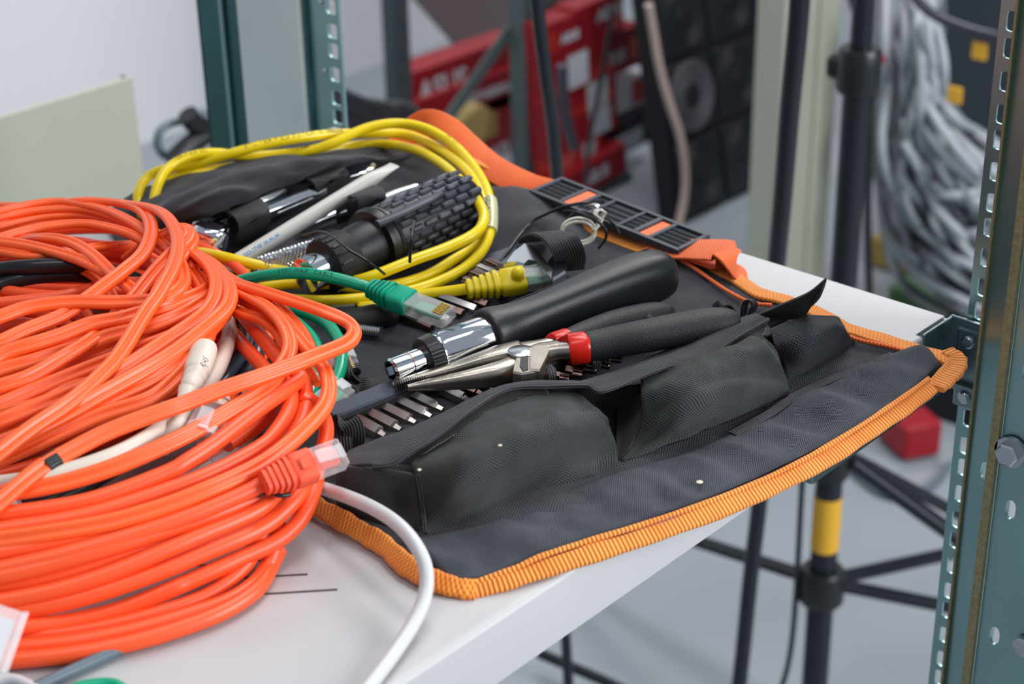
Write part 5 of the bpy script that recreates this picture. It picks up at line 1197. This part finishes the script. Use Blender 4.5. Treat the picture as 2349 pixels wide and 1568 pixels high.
duplexes = [
 [(-60, 505), (0, 484), (70, 468), (134, 462), (191, 470), (249, 484), (306, 511), (350, 540), (395, 572), (430, 605), (450, 640, -6)],
 [(-60, 470, -6), (60, 472, -6), (163, 462), (220, 461, 1), (287, 468, 2), (326, 484, 3), (345, 511, 4), (345, 545, 5), (326, 584, 5), (287, 618, 5), (249, 647, 5), (200, 684, 4), (138, 725, 2), (69, 752, 2), (0, 784, 2), (-60, 810)],
 [(150, 470, -8), (230, 462, -4), (297, 468, 2), (354, 479, 5), (386, 500, 8), (406, 538, 9), (408, 574, 9), (398, 612, 9), (379, 649, 9), (358, 684, 9), (330, 722, 9), (275, 812, 8), (230, 862, 8), (161, 922, 8), (69, 984, 8), (0, 1038, 7), (-60, 1085, 6)],
 [(370, 560, -4), (395, 575, 0), (412, 600, 2), (422, 640, 4), (409, 665, 6), (379, 684, 6), (333, 690, 5), (252, 693, 5), (161, 692, 5), (69, 703, 5), (0, 726, 5), (-60, 750, 4)],
 [(-60, 515, -4), (0, 498, -3), (60, 486, -3), (130, 479, -3), (200, 481, -3), (270, 500, -3), (330, 530, -3), (400, 572, -4), (450, 610, -6)],
 [(-60, 535, -6), (0, 519, -5), (50, 506, -5), (110, 496, -5), (190, 493, -5), (260, 506, -5), (340, 541, -6), (400, 580, -6)],
 [(-60, 560, -3), (0, 545, -2), (60, 528, -2), (130, 516, -2), (200, 513, -2), (280, 530, -2), (330, 552, -3), (395, 592, -4), (440, 640, -5)],
 [(-60, 552, 0), (-5, 553), (60, 562), (120, 576), (180, 594), (230, 617), (275, 640, -2), (330, 680, -5)],
 [(-60, 578, -3), (-5, 574, -3), (50, 584, -3), (110, 583, -3), (160, 576, -5), (230, 566, -10), (320, 560, -18)],
 [(-60, 560, -8), (20, 552, -6), (70, 546, -3), (100, 545, 0), (140, 549, 1), (180, 563, 1), (220, 591, 1), (250, 621, 0), (285, 648, 0), (330, 690, -3)],
 [(290, 590, -14), (330, 560, -5), (360, 545, 0), (395, 528, 4), (422, 521, 6), (433, 529, 7), (430, 549, 6), (405, 572, 5), (372, 604, 4), (340, 640, 2), (305, 685, 1), (270, 720, 0), (230, 770, -2)],
 [(425, 526, 2), (440, 540, 3), (438, 560, 4), (415, 590, 3), (385, 630, 1), (365, 665, 0), (350, 700, -2)],
 [(385, 540, 0), (424, 565, 1), (452, 585, 3), (482, 613, 5), (496, 645, 6), (493, 680, 7), (474, 714, 7), (440, 742, 7), (390, 775, 6), (344, 806, 6), (275, 850, 5), (207, 884, 4), (92, 930, 3), (0, 966, 3), (-60, 990)],
 [(440, 575, -2), (465, 590, 1), (495, 610, 3), (520, 640, 5), (529, 670, 6), (524, 698, 7), (505, 722, 8), (470, 752, 8), (413, 798, 7), (344, 842, 7), (230, 905, 6), (161, 945, 5), (69, 992, 5), (0, 1030, 4), (-60, 1060)],
 [(480, 618, 0), (517, 640, 2), (560, 655, 5), (618, 673, 8), (685, 694, 10), (741, 713, 12), (785, 731, 12), (808, 748, 12), (812, 768, 12), (792, 789, 13), (730, 814, 15), (674, 836, 16), (584, 868, 16), (508, 893, 15), (431, 922, 14), (380, 940, 14), (250, 988, 13), (150, 1040, 12), (110, 1062, 12), (60, 1098, 12), (0, 1150, 11), (-50, 1190, 11)],
 [(490, 640, -2), (530, 660, 2), (584, 686, 6), (622, 712, 8), (650, 746, 10), (664, 782, 10), (662, 812, 10), (645, 842, 11), (610, 890, 11), (533, 938, 11), (456, 982, 11), (380, 1020, 11), (250, 1075, 10), (120, 1112, 9), (0, 1132, 8), (-60, 1140, 8)],
 [(560, 690, -2), (620, 720, 2), (671, 759, 5), (699, 793, 6), (724, 818, 7), (748, 854, 8), (755, 892, 9), (747, 927, 10), (724, 958, 11), (699, 984, 12), (660, 1020, 13), (603, 1062, 13), (536, 1096, 13), (469, 1125, 13), (380, 1160, 12), (250, 1198, 11), (100, 1224, 10), (0, 1238, 9), (-60, 1245, 9)],
 [(520, 705, -4), (559, 720, -1), (597, 729, 1), (635, 757, 1), (655, 790, 1), (690, 830, 0), (720, 880, 0)],
 [(-60, 850, 0), (0, 813, 1), (69, 790, 2), (138, 769, 2), (207, 742, 3), (275, 730, 3), (321, 717, 3), (379, 704, 4), (436, 682, 3), (468, 668, 1), (500, 645, -3)],
 [(-60, 870, -3), (0, 847, -3), (69, 829, -3), (138, 806, -3), (207, 788, -2), (252, 769, -1), (344, 748, 1), (413, 722, 2), (470, 688, 1), (505, 660, -3)],
 [(-60, 905, -1), (0, 886, 0), (69, 863, 0), (138, 823, 1), (184, 796, 1), (220, 771, 0), (265, 735, -4), (310, 690, -14)],
 [(-60, 950, -3), (0, 928, -3), (92, 889, -3), (207, 843, -2), (321, 800, 0), (413, 764, 1), (462, 738, 0), (500, 700, -3)],
 [(-60, 970, -5), (0, 950, -5), (92, 928, -5), (161, 893, -5), (230, 874, -3), (344, 830, 0), (420, 795, 1), (470, 768, 0), (515, 720, -3)],
 [(-60, 1000, 0), (20, 968, 0), (115, 946, 0), (230, 893, 1), (367, 836, 3), (450, 780, 5), (500, 735, 4), (530, 690, 0)],
 [(-60, 1040, 1), (69, 990, 1), (161, 952, 2), (275, 901, 3), (390, 846, 4), (455, 792, 4), (482, 755, 3), (500, 700, -1)],
 [(-60, 1080, 0), (20, 1045, 0), (115, 1002, 1), (230, 951, 2), (344, 915, 3), (413, 858, 4), (448, 812, 4), (478, 768, 2)],
 [(-60, 830, -8), (60, 800, -8), (200, 770, -8), (330, 740, -6), (430, 700, -6)],
 [(-60, 900, -9), (100, 850, -9), (260, 790, -8), (400, 740, -8), (480, 700, -8)],
 [(400, 620, -4), (420, 655, -3), (445, 700, -3), (450, 745, -3), (425, 800, -5)],
 [(430, 610, -4), (460, 650, -2), (478, 700, -3), (480, 740, -5)],
 [(360, 600, -6), (395, 640, -4), (400, 690, -5), (370, 740, -6), (300, 790, -8)],
 [(-60, 605, -8), (40, 595, -8), (150, 600, -8), (230, 640, -9), (260, 690, -12)],
 [(470, 600, -3), (530, 640, -1), (590, 672, 2), (640, 705, 4), (690, 760, 4), (715, 810, 3)],
]
PATHS = []
for i, q in enumerate(duplexes):
    PATHS.append(ostrand(FO, q, DR, True, 'orange', lay=(i % 5)*0.25))
# black marker band and printed words on two of the strands
pth = PATHS[14]; s0 = arc_at(pth, OP(114, 1058, 12)); cum = 0; seg = []
for i, p in enumerate(pth):
    if i: cum += (p-pth[i-1]).length
    if abs(cum-s0) < 0.0036: seg.append(p)
if len(seg) > 1:
    b = MB(); b.sweep(seg, rrect(0.0072, 0.0042, 0.0014), up=vup); b.build('marker_band', M['black'], FO)
t7 = PATHS[7]
text_mesh('DRAKA COMTEQ', 0.0036, (lambda f: (lambda x, y: f(x, y)))(on_path(t7, 0.0024, arc_at(t7, OP(108, 574)), vside, lift=0.0003, rev=True)), M['ink_r'], FO, spacing=1.15)
text_mesh('NORDIC CO.,LTD.', 0.0036, on_path(t7, 0.0024, arc_at(t7, OP(255, 632)), vside, lift=0.0003, rev=True), M['ink_r'], FO, spacing=1.1)
text_mesh('OPTICAL', 0.0034, on_path(PATHS[8], 0.0024, arc_at(PATHS[8], OP(108, 583, -3)), vside, lift=0.0003, rev=True), M['ink_r'], FO, spacing=1.2)
TRD = 0.0033
rounds = [
 [(690, 905, 6), (725, 930, 2), (745, 965, -2), (748, 1000, -3), (738, 1040, -3), (728, 1074, -2), (724, 1107, -1), (704, 1167, 0), (670, 1214, 0), (625, 1247, 0), (558, 1277, 0), (491, 1308, 1), (425, 1337, 1), (394, 1350, 1), (276, 1397, 1), (158, 1425, 1), (39, 1438, 1), (-60, 1442, 1)],
 [(700, 1040, 0), (708, 1080, 0), (692, 1125, 2), (659, 1165, 3), (614, 1203, 3), (558, 1232, 4), (491, 1259, 4), (380, 1306, 4), (250, 1352, 4), (130, 1385, 4), (0, 1404, 4), (-60, 1410, 4)],
 [(655, 1100, 1), (625, 1143, 2), (592, 1170, 4), (536, 1197, 5), (469, 1224, 6), (380, 1262, 7), (250, 1315, 7), (120, 1355, 7), (0, 1378, 7), (-60, 1384, 7)],
 [(632, 1180, -6), (637, 1205, -6), (634, 1234, -5), (626, 1268, -4), (612, 1301, -3), (585, 1338, -2), (520, 1380, -1), (400, 1420, 0), (280, 1452, 0), (150, 1475, 0), (0, 1488, 0), (-60, 1492, 0)],
 [(640, 1260, -8), (620, 1300, -6), (590, 1350, -5), (520, 1398, -4), (430, 1435, -3), (300, 1474, -3), (150, 1502, -3), (0, 1516, -3), (-60, 1520, -3)],
 [(600, 1230, -4), (560, 1300, -3), (480, 1362, -2), (380, 1400, -2), (260, 1432, -2), (120, 1455, -2), (-60, 1465, -2)],
 [(660, 850, 2), (690, 868, 3), (702, 905, 3), (696, 956, 3), (676, 996, 3), (645, 1040, 4), (600, 1082, 5), (500, 1128, 6), (380, 1180, 6), (200, 1232, 6), (0, 1268, 6), (-60, 1275, 6)],
 [(640, 860, 3), (668, 900, 4), (661, 945, 4), (635, 988, 5), (600, 1024, 6), (500, 1078, 7), (400, 1118, 7), (200, 1182, 7), (0, 1215, 7), (-60, 1222, 7)],
 [(690, 870, 6), (672, 884, 7), (645, 902, 8), (597, 935, 9), (533, 985, 9), (480, 1025, 9), (425, 1060, 9), (380, 1085, 8), (200, 1150, 7), (0, 1180, 6), (-60, 1185, 6)],
 [(650, 1078, 12), (604, 1108, 12), (540, 1140, 11), (430, 1185, 10), (300, 1228, 9), (150, 1270, 9), (0, 1305, 8), (-60, 1316, 8)],
 [(640, 1120, 0), (591, 1140, 2), (512, 1172, 5), (394, 1212, 7), (236, 1262, 8), (79, 1305, 8), (0, 1322, 8), (-60, 1330, 8)],
 [(600, 1160, -3), (500, 1205, 0), (380, 1240, 2), (200, 1300, 3), (60, 1335, 3), (-60, 1350, 3)],
 [(540, 700, -22), (575, 745, -10), (630, 810, -3), (655, 850, -3), (650, 900, -4), (600, 960, -4), (520, 1020, -3)],
 [(530, 760, -24), (570, 805, -12), (620, 860, -4), (640, 900, -5), (610, 960, -5), (540, 1010, -5)],
 [(-60, 650, -14), (40, 672, -14), (140, 680, -14), (240, 672, -14), (330, 670, -14)],
 [(-60, 700, -12), (60, 690, -12), (160, 676, -12), (260, 650, -13), (360, 650, -14)],
]
for i, q in enumerate(rounds): ostrand(OC, q, TRD if i not in (5, 11, 14, 15) else 0.0030, False, 'orange_t')
# deeper turns, hidden for the most part
rnd = random.Random(9)
for i in range(34):
    if i < 14: rr = 0.085+0.055*rnd.random(); hh = 56*math.sqrt(max(0, 1-(rr/RM)**2.2))-22-rnd.random()*14
    else: rr = 0.02+0.085*rnd.random(); hh = 5+rnd.random()*16
    cxx = CX-0.010+rnd.uniform(-0.015, 0.015); cyy = CY+0.008+rnd.uniform(-0.015, 0.015); ph = rnd.random()*6
    pts = []
    for k in range(26):
        a = 2*PI*k/26; R_ = rr*(1+0.06*math.sin(2*a+ph)); pts.append(V((cxx+R_*math.cos(a), cyy+R_*math.sin(a), TOP+max(5.0, hh+3*math.sin(3*a+ph))*0.001)))
    path = catmull(pts, 4, closed=True); b = MB(); b.sweep(path, circ(0.0027, 10), up=AZ, closed=True); b.build('cable_loop', M['orange_t'], OC if i % 2 else FO, ang=75)
plug(OC, P(603, 1108, 36), P(785, 1040, 38), V((-0.35, -0.55, 0.78)).normalized(), 'orange_boot', 0.62, 'orange_boot')
wire([(560, 1128, 28), (590, 1136, 30), (615, 1128, 30), (640, 1136, 29), (665, 1134, 28)], 0.0009, 'kcable', 'thin dark wire tie under the orange plug boot')

# dust specks on the pockets
for i, (x, y, h_) in enumerate(((1605, 1106, 9), (962, 1078, 31.5), (1147, 1022, 36), (1074, 1025, 34))):
    b = MB(); c = P(x, y, h_); b.lathe(c, c+AZ*0.0006, [(0, 0.0006), (0.5, 0.0009 if i else 0.0015), (1, 0.0003)], 7)
    prop(b.build('dust_fleck', M['speck']), ('pale crumb on the facing near the front edging', 'light fleck at the left pocket corner', 'light fleck on the left pocket', 'brown fleck on the left pocket near its flap')[i], 'fleck')

# ================================================================== LIGHT
def area(name, loc, target, size, power, col=(1, 1, 1)):
    ld = bpy.data.lights.new(name, 'AREA'); ld.shape = 'RECTANGLE'; ld.size, ld.size_y = size; ld.energy = power; ld.color = col
    o = bpy.data.objects.new(name, ld); COL.objects.link(o); o.location = loc
    o.rotation_euler = (V(target)-V(loc)).to_track_quat('-Z', 'Y').to_euler(); return o
area('window_light', (1.5, -1.5, 1.62), (0.75, 0.5, 0.8), (1.5, 1.2), 66, (0.96, 0.98, 1.0))
area('ceiling_lamp', (1.5, 0.9, 2.75), (1.3, 0.9, 0), (1.4, 0.5), 23, (1.0, 0.99, 0.97))
area('ceiling_lamp', (0.2, 0.3, 2.75), (0.3, 0.5, 0), (1.2, 0.4), 9, (1.0, 0.98, 0.96))
area('ceiling_lamp', (3.0, 1.6, 2.75), (2.7, 1.4, 0), (1.2, 0.5), 46, (1.0, 0.99, 0.97))
w = bpy.data.worlds.new('world'); scene.world = w; w.use_nodes = True
bg = w.node_tree.nodes['Background']; bg.inputs[0].default_value = (0.80, 0.88, 1.0, 1); bg.inputs[1].default_value = 0.36
